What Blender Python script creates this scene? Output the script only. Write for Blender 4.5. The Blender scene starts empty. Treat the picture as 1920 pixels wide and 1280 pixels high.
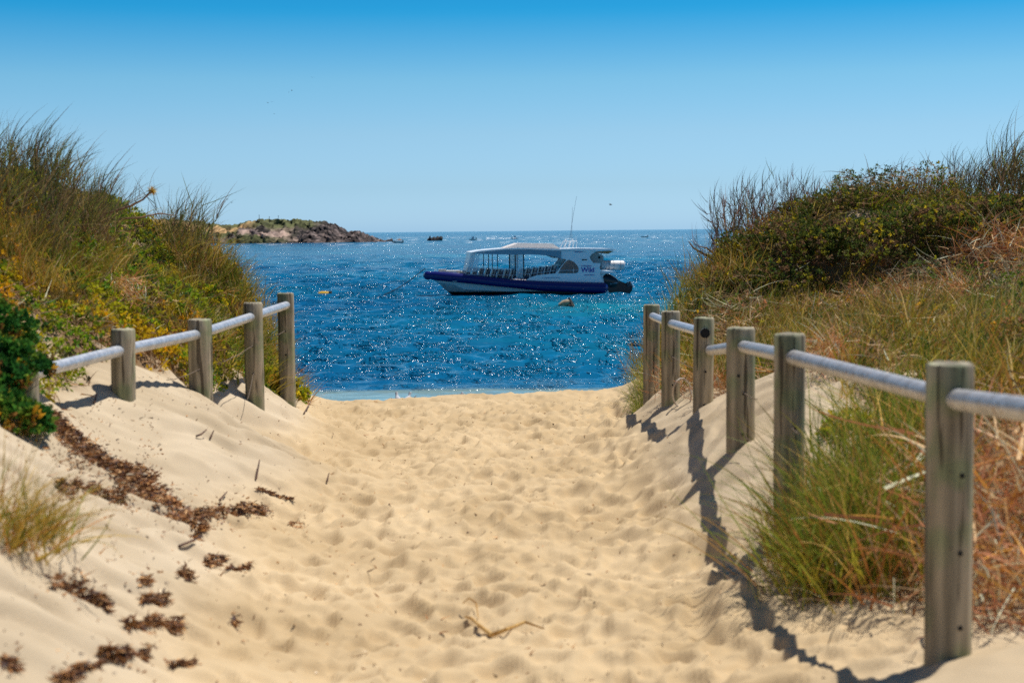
import bpy, bmesh, math, random
import numpy as np
from mathutils import Vector, Matrix, Euler
from mathutils.geometry import tessellate_polygon
R = math.radians
S = bpy.context.scene
COL = S.collection
rng = np.random.default_rng(7)
random.seed(7)

# ------------------------------------------------------------------ camera
CZ = 3.85                       # eye above the sea (sea level is z = 0)
F = 2667.0                      # focal length in pixels of a 1920 wide frame (50 mm)
PITCH, ROLL = math.atan(207 / F), 0.0100
cam_d = bpy.data.cameras.new('camera')
cam = bpy.data.objects.new('camera', cam_d); COL.objects.link(cam)
S.camera = cam
cam_d.lens = 50.0; cam_d.sensor_width = 36.0
cam_d.clip_start = 0.05; cam_d.clip_end = 40000
CM = Matrix.Rotation(math.pi / 2 - PITCH, 3, 'X') @ Matrix.Rotation(-ROLL, 3, 'Z')
cam.matrix_world = Matrix.Translation((0, 0, CZ)) @ CM.to_4x4()
cam_d.dof.use_dof = True
cam_d.dof.focus_distance = 22.0
cam_d.dof.aperture_fstop = 3.4
CMN = np.array(CM)

def ray(px, py):
    v = CMN @ np.array([(px - 960) / F, (640 - py) / F, -1.0])
    return v / v[1]             # per metre of Y
def at(px, py, Y):              # a pixel of the photograph at a known distance
    v = ray(px, py) * Y
    return Vector((v[0], v[1], v[2] + CZ))

# ------------------------------------------------------------------ light
SUN = Vector((0.30, 0.22, 0.95)).normalized()
elev = math.asin(SUN.z); azim = math.atan2(SUN.x, SUN.y)
w = bpy.data.worlds.new('World'); S.world = w; w.use_nodes = True
nt = w.node_tree; nt.nodes.clear()
def N(nt, t, **k):
    n = nt.nodes.new(t)
    for a, b in k.items(): setattr(n, a, b)
    return n
out = N(nt, 'ShaderNodeOutputWorld'); bg = N(nt, 'ShaderNodeBackground')
sky = N(nt, 'ShaderNodeTexSky', sky_type='NISHITA')
sky.sun_disc = False; sky.sun_elevation = elev; sky.sun_rotation = azim
sky.altitude = 0; sky.air_density = 1.0; sky.dust_density = 0.5; sky.ozone_density = 2.0
tc = N(nt, 'ShaderNodeTexCoord'); sp = N(nt, 'ShaderNodeSeparateXYZ')
nt.links.new(tc.outputs['Generated'], sp.inputs[0])
rmp = N(nt, 'ShaderNodeValToRGB')
SKYR = [(0.0, (1.021, 1.764, 3.12)), (0.0067, (1.034, 1.719, 2.94)), (0.0308, (0.916, 1.433, 2.234)), (0.0677, (0.923, 1.391, 1.887)), (0.1041, (0.733, 1.364, 1.726)), (0.1504, (0.111, 1.059, 1.597)), (0.21, (0.037, 0.743, 1.3)), (0.36, (0.092, 0.414, 0.69)), (0.7, (0.575, 0.828, 1.092))]
e = rmp.color_ramp.elements
while len(e) < len(SKYR): e.new(0.5)
for i, (p, c) in enumerate(SKYR): e[i].position = p; e[i].color = (*c, 1)
nt.links.new(sp.outputs['Z'], rmp.inputs[0])
mx = N(nt, 'ShaderNodeMixRGB', blend_type='MULTIPLY'); mx.inputs[0].default_value = 1
nt.links.new(sky.outputs[0], mx.inputs[1]); nt.links.new(rmp.outputs[0], mx.inputs[2])
nt.links.new(mx.outputs[0], bg.inputs[0]); bg.inputs[1].default_value = 0.07
nt.links.new(bg.outputs[0], out.inputs[0])
sd = bpy.data.lights.new('sun', 'SUN'); sd.energy = 5.0; sd.angle = R(0.53); sd.color = (1.0, 0.95, 0.87)
so = bpy.data.objects.new('sun', sd); COL.objects.link(so)
so.rotation_euler = (-SUN).to_track_quat('-Z', 'Y').to_euler()
S.view_settings.view_transform = 'Standard'; S.view_settings.look = 'None'
S.view_settings.exposure = 0.0; S.view_settings.gamma = 1.0
S.render.engine = 'CYCLES'
S.cycles.max_bounces = 6; S.cycles.diffuse_bounces = 2; S.cycles.glossy_bounces = 2
S.cycles.transmission_bounces = 2; S.cycles.transparent_max_bounces = 6
S.cycles.use_denoising = False
S.cycles.sample_clamp_indirect = 3.0

# ------------------------------------------------------------------ helpers
def tag(o, label=None, cat=None, group=None, kind=None):
    if label: o['label'] = label
    if cat: o['category'] = cat
    if group: o['group'] = group
    if kind: o['kind'] = kind
    return o
def empty(name, loc=(0, 0, 0), rz=0.0, parent=None):
    o = bpy.data.objects.new(name, None); COL.objects.link(o)
    o.location = loc; o.rotation_euler = (0, 0, rz); o.empty_display_size = 0.2
    if parent: o.parent = parent
    return o
def link(name, me, parent=None, loc=None, rot=None, scale=None):
    o = bpy.data.objects.new(name, me); COL.objects.link(o)
    if parent: o.parent = parent
    if loc is not None: o.location = loc
    if rot is not None: o.rotation_euler = rot
    if scale is not None: o.scale = scale
    return o
def mesh_np(name, V, faces, mat, col=None, smooth=False):
    """V (n,3); faces: list of integer arrays (m,k)"""
    me = bpy.data.meshes.new(name)
    V = np.ascontiguousarray(V, dtype=np.float32)
    me.vertices.add(len(V)); me.vertices.foreach_set('co', V.ravel())
    if not isinstance(faces, list): faces = [faces]
    faces = [f for f in faces if len(f)]
    tot = np.concatenate([np.full(len(f), f.shape[1], dtype=np.int32) for f in faces])
    idx = np.concatenate([f.ravel() for f in faces]).astype(np.int32)
    st = np.concatenate([[0], np.cumsum(tot)[:-1]]).astype(np.int32)
    me.loops.add(len(idx)); me.loops.foreach_set('vertex_index', idx)
    me.polygons.add(len(tot)); me.polygons.foreach_set('loop_start', st); me.polygons.foreach_set('loop_total', tot)
    if smooth: me.polygons.foreach_set('use_smooth', np.ones(len(tot), dtype=bool))
    if col is not None:
        a = me.attributes.new('Col', 'FLOAT_COLOR', 'POINT')
        c4 = np.ones((len(V), 4), dtype=np.float32); c4[:, :3] = col
        a.data.foreach_set('color', c4.ravel())
    me.update(); me.validate()
    if mat: me.materials.append(mat)
    return me
class MB:
    """collects shapes for ONE mesh object"""
    def __init__(s): s.v = []; s.f = []
    def add(s, V, Fs):
        n = len(s.v); s.v += [tuple(v) for v in V]; s.f += [tuple(i + n for i in f) for f in Fs]; return s
    def box(s, c, d, rot=None):
        V = [Vector((x * d[0] / 2, y * d[1] / 2, z * d[2] / 2)) for x in (-1, 1) for y in (-1, 1) for z in (-1, 1)]
        if rot is not None: V = [rot @ v for v in V]
        V = [v + Vector(c) for v in V]
        return s.add(V, [(0, 1, 3, 2), (4, 6, 7, 5), (0, 4, 5, 1), (2, 3, 7, 6), (0, 2, 6, 4), (1, 5, 7, 3)])
    def tube(s, P, r, n=12, cap=True, sy=1.0):
        P = [Vector(p) for p in P]; k = len(P)
        rr = r if hasattr(r, '__len__') else [r] * k
        V = []; up = Vector((0, 0, 1)); a = None
        for i in range(k):
            t = (P[min(i + 1, k - 1)] - P[max(i - 1, 0)]).normalized()
            if a is None:
                a = t.cross(up)
                if a.length < 0.1: a = t.cross(Vector((1, 0, 0)))
            else: a = a - t * a.dot(t)
            a.normalize(); b = t.cross(a)
            for j in range(n):
                an = 2 * math.pi * j / n
                V.append(P[i] + (a * math.cos(an) + b * math.sin(an) * sy) * rr[i])
        Fs = [(i * n + j, i * n + (j + 1) % n, (i + 1) * n + (j + 1) % n, (i + 1) * n + j) for i in range(k - 1) for j in range(n)]
        if cap: Fs += [tuple(reversed(range(n))), tuple(range((k - 1) * n, k * n))]
        return s.add(V, Fs)
    def plate(s, outer, y0, y1, hole=None):
        """polygon in x,z extruded along y"""
        loops = [[Vector((p[0], p[1], 0)) for p in outer]]
        if hole: loops.append([Vector((p[0], p[1], 0)) for p in hole])
        tris = tessellate_polygon(loops); pts = [p for l in loops for p in l]; n = len(pts)
        V = [(p.x, y0, p.y) for p in pts] + [(p.x, y1, p.y) for p in pts]
        Fs = [tuple(t) for t in tris] + [tuple(i + n for i in reversed(t)) for t in tris]
        o = 0
        for l in loops:
            m = len(l)
            Fs += [(o + i, o + (i + 1) % m, o + (i + 1) % m + n, o + i + n) for i in range(m)]
            o += m
        return s.add(V, Fs)
    def build(s, name, mat, parent=None, smooth=False, bevel=0, **k):
        me = bpy.data.meshes.new(name); me.from_pydata(s.v, [], s.f); me.materials.append(mat)
        bm = bmesh.new(); bm.from_mesh(me); bmesh.ops.recalc_face_normals(bm, faces=bm.faces)
        if bevel:
            bmesh.ops.bevel(bm, geom=[e for e in bm.edges if e.is_manifold and e.calc_face_angle(0) > 0.6], offset=bevel, segments=2, affect='EDGES', clamp_overlap=True)
        bm.to_mesh(me); bm.free()
        if smooth:
            me.polygons.foreach_set('use_smooth', [True] * len(me.polygons)); me.set_sharp_from_angle(angle=R(38))
        me.update()
        return link(name, me, parent, **k)
def copy_tree(o, parent=None):
    c = o.copy(); COL.objects.link(c)
    if parent is not None: c.parent = parent
    for ch in list(o.children): copy_tree(ch, c)
    return c

# --- value noise
def vnoise(x, y, seed=0):
    xi = np.floor(x).astype(np.int64); yi = np.floor(y).astype(np.int64)
    fx = x - xi; fy = y - yi; fx = fx * fx * (3 - 2 * fx); fy = fy * fy * (3 - 2 * fy)
    def h(a, b):
        n = (a * 374761393 + b * 668265263 + seed * 974634777) & 0xFFFFFFFF
        n = ((n ^ (n >> 13)) * 1274126177) & 0xFFFFFFFF
        return ((n ^ (n >> 16)) & 0xFFFF) / 65535.0
    return (h(xi, yi) * (1 - fx) + h(xi + 1, yi) * fx) * (1 - fy) + (h(xi, yi + 1) * (1 - fx) + h(xi + 1, yi + 1) * fx) * fy
def fbm(x, y, o=4, seed=0, g=0.5):
    r = np.zeros_like(np.asarray(x, dtype=float)); a = 1; t = 0
    for i in range(o):
        r += a * vnoise(x * 2 ** i + 13.7 * i, y * 2 ** i - 7.1 * i, seed + i); t += a; a *= g
    return r / t
def sstep(a, b, x):
    t = np.clip((x - a) / (b - a), 0, 1); return t * t * (3 - 2 * t)

# ------------------------------------------------------------------ materials
def mat(name, color=(0.5, 0.5, 0.5), rough=0.6, metal=0.0, **k):
    m = bpy.data.materials.new(name); m.use_nodes = True
    b = m.node_tree.nodes['Principled BSDF']
    b.inputs['Base Color'].default_value = (*color, 1); b.inputs['Roughness'].default_value = rough
    b.inputs['Metallic'].default_value = metal
    for a, v in k.items(): b.inputs[a.replace('_', ' ')].default_value = v
    return m
def noise_mat(name, c1, c2, scale=5, rough=0.6, stretch=(1, 1, 1), bump=0.0, bscale=None, metal=0.0, detail=5, lo=0.35, hi=0.65, extra=None, dist=0.01):
    m = mat(name, c1, rough, metal); nt = m.node_tree; b = nt.nodes['Principled BSDF']; L = nt.links.new
    tc = N(nt, 'ShaderNodeTexCoord'); mp = N(nt, 'ShaderNodeMapping'); mp.inputs['Scale'].default_value = stretch
    L(tc.outputs['Object'], mp.inputs[0])
    n = N(nt, 'ShaderNodeTexNoise'); n.inputs['Scale'].default_value = scale; n.inputs['Detail'].default_value = detail
    L(mp.outputs[0], n.inputs[0])
    r = N(nt, 'ShaderNodeValToRGB'); r.color_ramp.elements[0].position = lo; r.color_ramp.elements[1].position = hi
    r.color_ramp.elements[0].color = (*c1, 1); r.color_ramp.elements[1].color = (*c2, 1)
    if extra:
        for p, c in extra:
            q = r.color_ramp.elements.new(p); q.color = (*c, 1)
    L(n.outputs['Fac'], r.inputs[0]); L(r.outputs[0], b.inputs['Base Color'])
    if bump:
        n2 = N(nt, 'ShaderNodeTexNoise'); n2.inputs['Scale'].default_value = bscale or scale; n2.inputs['Detail'].default_value = 6
        L(mp.outputs[0], n2.inputs[0])
        bp = N(nt, 'ShaderNodeBump'); bp.inputs['Strength'].default_value = bump; bp.inputs['Distance'].default_value = dist
        L(n2.outputs['Fac'], bp.inputs['Height']); L(bp.outputs[0], b.inputs['Normal'])
    return m
def foliage(name, rough=0.45, trans=0.3, vary=0.25, spec=0.5):
    m = mat(name, rough=rough); nt = m.node_tree; b = nt.nodes['Principled BSDF']; L = nt.links.new
    a = N(nt, 'ShaderNodeAttribute'); a.attribute_name = 'Col'
    oi = N(nt, 'ShaderNodeObjectInfo'); mr = N(nt, 'ShaderNodeMapRange')
    mr.inputs['To Min'].default_value = 1 - vary; mr.inputs['To Max'].default_value = 1 + vary
    L(oi.outputs['Random'], mr.inputs['Value'])
    mm = N(nt, 'ShaderNodeVectorMath', operation='SCALE'); L(a.outputs['Color'], mm.inputs[0]); L(mr.outputs[0], mm.inputs['Scale'])
    L(mm.outputs[0], b.inputs['Base Color']); b.inputs['Specular IOR Level'].default_value = spec
    t = N(nt, 'ShaderNodeBsdfTranslucent'); L(mm.outputs[0], t.inputs[0])
    x = N(nt, 'ShaderNodeMixShader'); x.inputs[0].default_value = trans
    L(b.outputs[0], x.inputs[1]); L(t.outputs[0], x.inputs[2])
    L(x.outputs[0], nt.nodes['Material Output'].inputs[0])
    return m
M = {}
M['leaf'] = foliage('leaf', 0.5, 0.45, 0.15, 0.16)
M['blade'] = foliage('blade', 0.5, 0.36, 0.3, 0.16)
M['dry'] = foliage('dry_stalk', 0.7, 0.15, 0.2, 0.1)
M['weed'] = foliage('seaweed', 0.6, 0.05, 0.2, 0.3)
M['plain'] = foliage('plumage', 0.6, 0.0, 0.0, 0.3)

# ------------------------------------------------------------------ terrain
zc = lambda Y: np.interp(Y, [1, 3, 5, 7, 9, 11, 13, 14.5], [-1.40, -1.42, -1.45, -1.48, -1.52, -1.565, -1.615, -1.68])
CP = []
for Y in (1.5, 3, 4.5, 6, 7.5, 9, 10.5, 12, 13.5, 14.8):
    lt = -float(np.interp(Y, [3, 4.5, 7, 10.4, 12, 14], [0.6, 0.71, 0.93, 1.30, 1.62, 1.95]))
    for X in (lt, lt * 0.5, 0.1, 0.68): CP.append((X, Y, float(zc(Y)) ))
    if Y > 11.5: CP.append((1.12, Y, float(zc(Y)) + .04)); CP.append((-lt - .0 if False else lt * .8, Y, float(zc(Y))))
def cpx(px, py, Y, dz=0):
    p = at(px, py, Y); CP.append((p.x, p.y, p.z - CZ + dz))
POST_R = [(1.258, 4.1, 1240, 1778, .134), (1.127, 5.8, 1002, 1478, .126), (1.16, 7.2, 852, 1388, .145), (1.195, 8.9, 778, 1317, .128), (1.147, 10.3, 760, 1257, .134), (1.135, 11.6, 758, 1221, .134)]
POST_L = [(0, 7.8, 740, 229, .131), (0, 9.0, 747, 375, .150), (0, 10.2, 757, 475, .135), (0, 11.4, 763, 536, .132)]
for _, Y, py, px, _d in POST_R + POST_L: cpx(px, py, Y)
for a in [(100, 830, 6.2), (100, 1100, 4.46), (0, 1280, 3.5), (0, 1000, 4.4), (300, 900, 7.0), (0, 850, 5.5), (450, 830, 9.6), (0, 720, 6.6),
          (150, 620, 8.8), (50, 530, 8.5), (0, 470, 8.7), (0, 405, 9.3), (110, 412, 9.7), (200, 475, 10.5), (270, 518, 11.3), (350, 515, 12), (430, 533, 12.5), (300, 580, 10.6), (400, 620, 11.3),
          (460, 690, 11.7), (480, 590, 13), (490, 690, 13.2), (100, 700, 7.7),
          (1900, 1150, 4.8), (1900, 930, 6.0), (1650, 710, 7.5), (1420, 730, 8.3), (1500, 640, 11), (1300, 660, 11.6), (1235, 715, 12.6),
          (1700, 590, 12), (1850, 620, 10), (1500, 442, 13.75), (1600, 425, 13.65), (1750, 418, 13.55), (1920, 412, 13.5), (1600, 435, 14.6), (1750, 428, 14.6), (1395, 468, 14.2), (1325, 530, 14), (1258, 630, 13.4), (1215, 715, 13.3), (1450, 590, 12.95), (1560, 600, 13.0), (1700, 590, 13.0), (1850, 530, 12.9)]:
    cpx(*a)
CP += [(-5, y, z) for y, z in ((3, .1), (6, .1), (9, .2), (12, .0), (15, -.4))] + [(-2.6, 3, -.55), (-2.0, 1.5, -.8), (-3.6, 6, -.15), (-3.4, 14.5, -.7), (-2.8, 14.8, -1.2), (-2.15, 13.6, -1.55), (-1.84, 12.5, -1.52), (-1.86, 13.0, -1.58), (-2.08, 12.8, -1.38), (-1.95, 12.0, -1.40)]
CP += [(7, y, z) for y, z in ((3, .1), (6, .1), (9, .1), (12, .2), (15, .05))] + [(3.4, 5, -.95), (2.3, 2.5, -1.1), (3.6, 8, -.75), (3.0, 15.4, -.4), (2.2, 15.2, -1.1), (1.3, 14.2, -1.55), (1.3, 3.0, -1.2), (1.3, 1.5, -1.15)]
CPa = np.array(CP)
def _tk(r2): return 0.5 * r2 * np.log(r2 + 1e-9)
def _fit():
    P = CPa[:, :2]; n = len(P)
    K = _tk(((P[:, None] - P[None]) ** 2).sum(-1)) + np.eye(n) * 0.006
    Q = np.hstack([np.ones((n, 1)), P]); A = np.block([[K, Q], [Q.T, np.zeros((3, 3))]])
    return np.linalg.solve(A, np.concatenate([CPa[:, 2], np.zeros(3)]))
TPW = _fit()
def tps(X, Y):
    X = np.clip(X, -5.2, 7.0); Y = np.clip(Y, 1.5, 15.0)
    r = TPW[-3] + TPW[-2] * X + TPW[-1] * Y
    for i, (a, b, _) in enumerate(CPa): r = r + TPW[i] * _tk((X - a) ** 2 + (Y - b) ** 2)
    return r
BY = [14.5, 15.2, 16, 18, 20, 24, 28, 31, 36, 45, 70, 200]; BZ = [-1.68, -1.79, -2.02, -2.45, -2.9, -3.4, -3.7, -3.85, -4.6, -5.4, -7, -9]
def hgt(X, Y):
    """smooth ground height (world z)"""
    X = np.asarray(X, float); Y = np.asarray(Y, float)
    d = tps(X, Y); beach = np.interp(Y, BY, BZ)
    k = 1 - sstep(14.4, 16.2, Y)
    up = np.maximum(tps(X, np.full_like(Y, 14.9)) + 1.70, 0)
    t = sstep(14.2, 14.9, Y); z = d * (1 - t) + (beach + up * k) * t
    return z + CZ + .030 * np.clip(X, -2, 1.6) * sstep(11, 14.3, Y) * (1 - sstep(16, 19, Y))
def vegmask(X, Y):
    """0 on bare sand, 1 where the dune plants grow"""
    n = (fbm(X * 1.7, Y * 1.7, 3, 5) - 0.5)
    eL = np.interp(Y, [3, 5, 6.2, 7, 8, 9, 10, 11, 12, 13.2, 15], [-2.0, -2.15, -2.30, -2.36, -2.30, -2.12, -1.98, -1.90, -1.84, -1.92, -2.2])
    eR = np.interp(Y, [3, 5, 6.5, 7.5, 8.5, 9.5, 10.5, 12, 13.4, 15], [1.75, 1.75, 1.9, 1.75, 1.55, 1.42, 1.32, 1.22, 1.22, 1.6])
    l = sstep(0.0, 0.25, eL - X + n * 0.5); r = sstep(0.0, 0.25, X - eR + n * 0.5)
    return np.maximum(l, r) * (1 - sstep(15.5, 18, Y))
def axis(parts):
    o = [parts[0][0]]
    for a, b, st in parts:
        n = max(1, int(round((b - a) / st))); o += list(np.linspace(a, b, n + 1)[1:])
    return np.array(o)
def grid_faces(nx, ny):
    i = np.arange(ny - 1)[:, None] * nx + np.arange(nx - 1)[None]
    i = i.ravel(); return np.stack([i, i + 1, i + nx + 1, i + nx], 1)
gx = axis([(-120, -20, 10), (-20, -6, 1), (-6, -2.6, 0.08), (-2.6, 2.3, 0.0175), (2.3, 6.5, 0.08), (6.5, 20, 1), (20, 120, 10)])
gy = axis([(-25, 0, 2.5), (0, 2.8, 0.1), (2.8, 6, 0.0175), (6, 9, 0.023), (9, 12, 0.032), (12, 15.4, 0.045), (15.4, 20, 0.15), (20, 36, 0.5), (36, 70, 5), (70, 200, 20)])
GX, GY = np.meshgrid(gx, gy)
GZ = hgt(GX, GY)
vm = vegmask(GX, GY)
bank = sstep(0.02, 0.22, GZ - CZ - zc(np.clip(GY, 1, 14.5)))          # 1 on the sloping sides
flat = (1 - bank) * (1 - vm)
damp = 1 - sstep(15.5, 22, GY)
# worn footprints: hollows with soft rims
D = np.zeros_like(GZ)
def stamp(cx, cy, rx, ry, ang, dep, rim):
    R_ = max(rx, ry) * 2.1
    i0, i1 = np.searchsorted(gx, [cx - R_, cx + R_]); j0, j1 = np.searchsorted(gy, [cy - R_, cy + R_])
    if i1 - i0 < 2 or j1 - j0 < 2: return
    x = GX[j0:j1, i0:i1] - cx; y = GY[j0:j1, i0:i1] - cy
    c, s = math.cos(ang), math.sin(ang); u = (x * c + y * s) / rx; v = (-x * s + y * c) / ry
    r2 = u * u + v * v
    prof = -dep * np.exp(-(r2 ** 2.0) * .9) * (1 + .45 * v) + rim * np.exp(-((np.sqrt(r2) - 1.22) ** 2) / 0.05)
    D[j0:j1, i0:i1] = D[j0:j1, i0:i1] * (1 - 0.75 * np.exp(-r2 ** 2 * 0.6)) + prof
for k in range(5600):
    Y = random.uniform(2.6, 15.6); X = random.uniform(-1.7, 1.25)
    L_ = random.choice((random.uniform(.03, .07), random.uniform(.05, .115)))
    stamp(X, Y, L_ * random.uniform(.5, .8), L_, random.gauss(0, .6), L_ * random.uniform(.22, .60), L_ * random.uniform(.05, .15))
fine = (fbm(GX * 9, GY * 9, 3, 31) - .5) * .026 + (fbm(GX * 26, GY * 22, 2, 33) - .5) * .011
med = (fbm(GX * 3, GY * 3.2, 3, 41) - .5) * .10
crest = 1 - .6 * sstep(13, 14.6, GY)
wfoot = np.clip(flat * 1.0 + bank * 0.18 * (1 - vm), 0, 1) * damp * crest
# slip ridges that run down the right and left banks
def saw(p, k=0.28):
    p = p - np.floor(p); return np.where(p < k, p / k, (1 - p) / (1 - k))
wrp = (fbm(GX * 2.2, GY * 2.2, 3, 51) - .5)
rr = saw(GY / 0.34 - GX * 1.0 + wrp * 1.9) * 0.032 * sstep(.40, .65, fbm(GX * .9, GY * 1.6, 2, 57) + .22) + saw(GY / 0.13 - GX * 1.6 + wrp * 2.6) * 0.005
rl = saw(GY / 0.42 - GX * 2.3 + wrp * 2.2) * 0.050 * sstep(.30, .60, fbm(GX * .9, GY * .9, 2, 58) + .1) + saw(GY / 0.15 - GX * 4.2 + wrp * 2.0) * 0.012
ridge = np.where(GX > 0, rr, rl) * bank * (1 - vm) * damp
GZ = GZ + D * wfoot + fine * (1 - .6 * bank) * damp + med * crest * (flat * .9 + vm * 1.2 + bank * .25) * damp + ridge
GZ = GZ + damp * flat * sstep(.52, .62, fbm(GX * 2.0, GY * 1.2, 3, 61)) * .02
# sand heaped at the foot of the two posts by the bend
for cx, cy, a_, s_ in ((1.14, 7.1, .05, .16), (1.17, 8.8, .04, .15)): GZ += a_ * np.exp(-((GX - cx) ** 2 + (GY - cy) ** 2) / s_ ** 2)
from_z = GZ
def gz(X, Y):
    """height of the finished ground, bilinear"""
    X = np.atleast_1d(np.asarray(X, float)); Y = np.atleast_1d(np.asarray(Y, float))
    i = np.clip(np.searchsorted(gx, X) - 1, 0, len(gx) - 2); j = np.clip(np.searchsorted(gy, Y) - 1, 0, len(gy) - 2)
    u = (X - gx[i]) / (gx[i + 1] - gx[i]); v = (Y - gy[j]) / (gy[j + 1] - gy[j])
    return (GZ[j, i] * (1 - u) + GZ[j, i + 1] * u) * (1 - v) + (GZ[j + 1, i] * (1 - u) + GZ[j + 1, i + 1] * u) * v
def g1(x, y): return float(gz(x, y)[0])
def hit(px, py, y0=2.0, y1=18.0):
    """where the sight line through a pixel meets the ground"""
    v = ray(px, py); Y = np.linspace(y0, y1, 1600)
    below = (v[2] * Y + CZ) < gz(v[0] * Y, Y)
    k = int(np.argmax(below)) if below.any() else len(Y) - 1
    return Vector((v[0] * Y[k], Y[k], g1(v[0] * Y[k], Y[k])))

m = noise_mat('sand', (0.47, 0.342, 0.190), (0.60, 0.452, 0.268), scale=1.3, rough=0.95, bump=0.5, bscale=170, detail=8, dist=0.004)
nt = m.node_tree; b = nt.nodes['Principled BSDF']; L = nt.links.new
b.inputs['Specular IOR Level'].default_value = 0.15
a = N(nt, 'ShaderNodeAttribute'); a.attribute_name = 'Col'
base_link = b.inputs['Base Color'].links[0].from_socket
mxn = N(nt, 'ShaderNodeMixRGB', blend_type='MULTIPLY'); mxn.inputs[0].default_value = 1
L(base_link, mxn.inputs[1]); L(a.outputs['Color'], mxn.inputs[2]); L(mxn.outputs[0], b.inputs['Base Color'])
# paler wind-blown sand on the banks, brown litter under the plants, grey-green wet sand at the water
pale = np.array([.97, 1.05, 1.24]); litter = np.array([.36, .29, .24]); wet = np.array([.45, .5, .6])
cc = np.ones(GX.shape + (3,))
pk = (bank * sstep(-.5, -1.3, GX))[..., None]; cc = cc * (1 - pk) + pale * pk
pk = (bank * sstep(.6, 1.0, GX) * .8)[..., None]; cc = cc * (1 - pk) + (pale * .97) * pk
lk = (np.clip(vm * 1.0, 0, 1) * sstep(.30, .46, fbm(GX * 3.2, GY * 3.2, 4, 71)) * .92)[..., None]; cc = cc * (1 - lk) + litter * lk
pk = sstep(29.5, 31, GY)[..., None]; cc = cc * (1 - pk) + wet * pk
terr = mesh_np('sand', np.stack([GX, GY, GZ], -1).reshape(-1, 3), grid_faces(len(gx), len(gy)), m, cc.reshape(-1, 3), smooth=True)
tag(link('sand', terr), kind='structure')

# ------------------------------------------------------------------ sea
ty = [30.0]
while ty[-1] < 1200: ty.append(ty[-1] * (1 + .0032 * (1 + (ty[-1] / 260) ** 1.6)) if ty[-1] < 500 else ty[-1] * 1.013)
while ty[-1] < 30000: ty.append(ty[-1] * 1.25)
ty = np.array(ty)
tx = np.concatenate([[-4, -2.5, -1.6, -1.0, -.7], np.linspace(-.5, .5, 760), [.7, 1.0, 1.6, 2.5, 4]])
TX, TY = np.meshgrid(tx, ty); SX = TX * TY; SY = TY.copy()
dyl = np.gradient(ty)[:, None] * np.ones_like(TX)
W = np.zeros_like(SX); rs = np.random.default_rng(11)
wx = (fbm(SX * .12, SY * .12, 3, 81) - .5) * 3; wy = (fbm(SX * .12, SY * .12, 3, 82) - .5) * 3
for k in range(46):
    lam = 0.42 * (11 / 0.42) ** (k / 45); th = R(-100) + rs.normal(0, .55)
    kx, ky = math.cos(th), math.sin(th); amp = 0.0085 * lam ** 0.93 * (0.6 + .8 * rs.random())
    if lam > 2.5: amp *= (2.5 / lam) ** 1.8
    lod = 1 - sstep(.22, .45, dyl / lam)
    ph = 2 * math.pi * ((SX + wx) * kx + (SY + wy) * ky) / lam + rs.random() * 6.28
    s = np.sin(ph); W += lod * amp * (1 - 2 * np.abs(np.sin(ph / 2)) ** 1.3 + .16 + .25 * s)
gust = .55 + .9 * fbm(SX * .09, SY * .05, 3, 91)
W = W * 1.5 * gust * (.12 + .88 * sstep(33.5, 42, SY))
W *= 1 - sstep(600, 1200, SY)
wm = mat('water', (0.0, 0.1, 0.2), 0.15); nt = wm.node_tree; b = nt.nodes['Principled BSDF']; L = nt.links.new
b.inputs['IOR'].default_value = 1.33
tc = N(nt, 'ShaderNodeTexCoord'); sx = N(nt, 'ShaderNodeSeparateXYZ'); L(tc.outputs['Object'], sx.inputs[0])
mpn = N(nt, 'ShaderNodeMapping'); mpn.inputs['Scale'].default_value = (0.045, 0.03, 1); L(tc.outputs['Object'], mpn.inputs[0])
n1 = N(nt, 'ShaderNodeTexNoise'); n1.inputs['Scale'].default_value = 1.0; n1.inputs['Detail'].default_value = 4; L(mpn.outputs[0], n1.inputs[0])
r1 = N(nt, 'ShaderNodeValToRGB')
WR = [(0.0, (.002, .050, .150)), (.42, (.002, .090, .205)), (.55, (.002, .125, .245)), (.70, (.003, .175, .275))]
e = r1.color_ramp.elements
while len(e) < len(WR): e.new(.5)
for i, (p, c) in enumerate(WR): e[i].position = p; e[i].color = (*c, 1)
L(n1.outputs['Fac'], r1.inputs[0])
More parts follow.
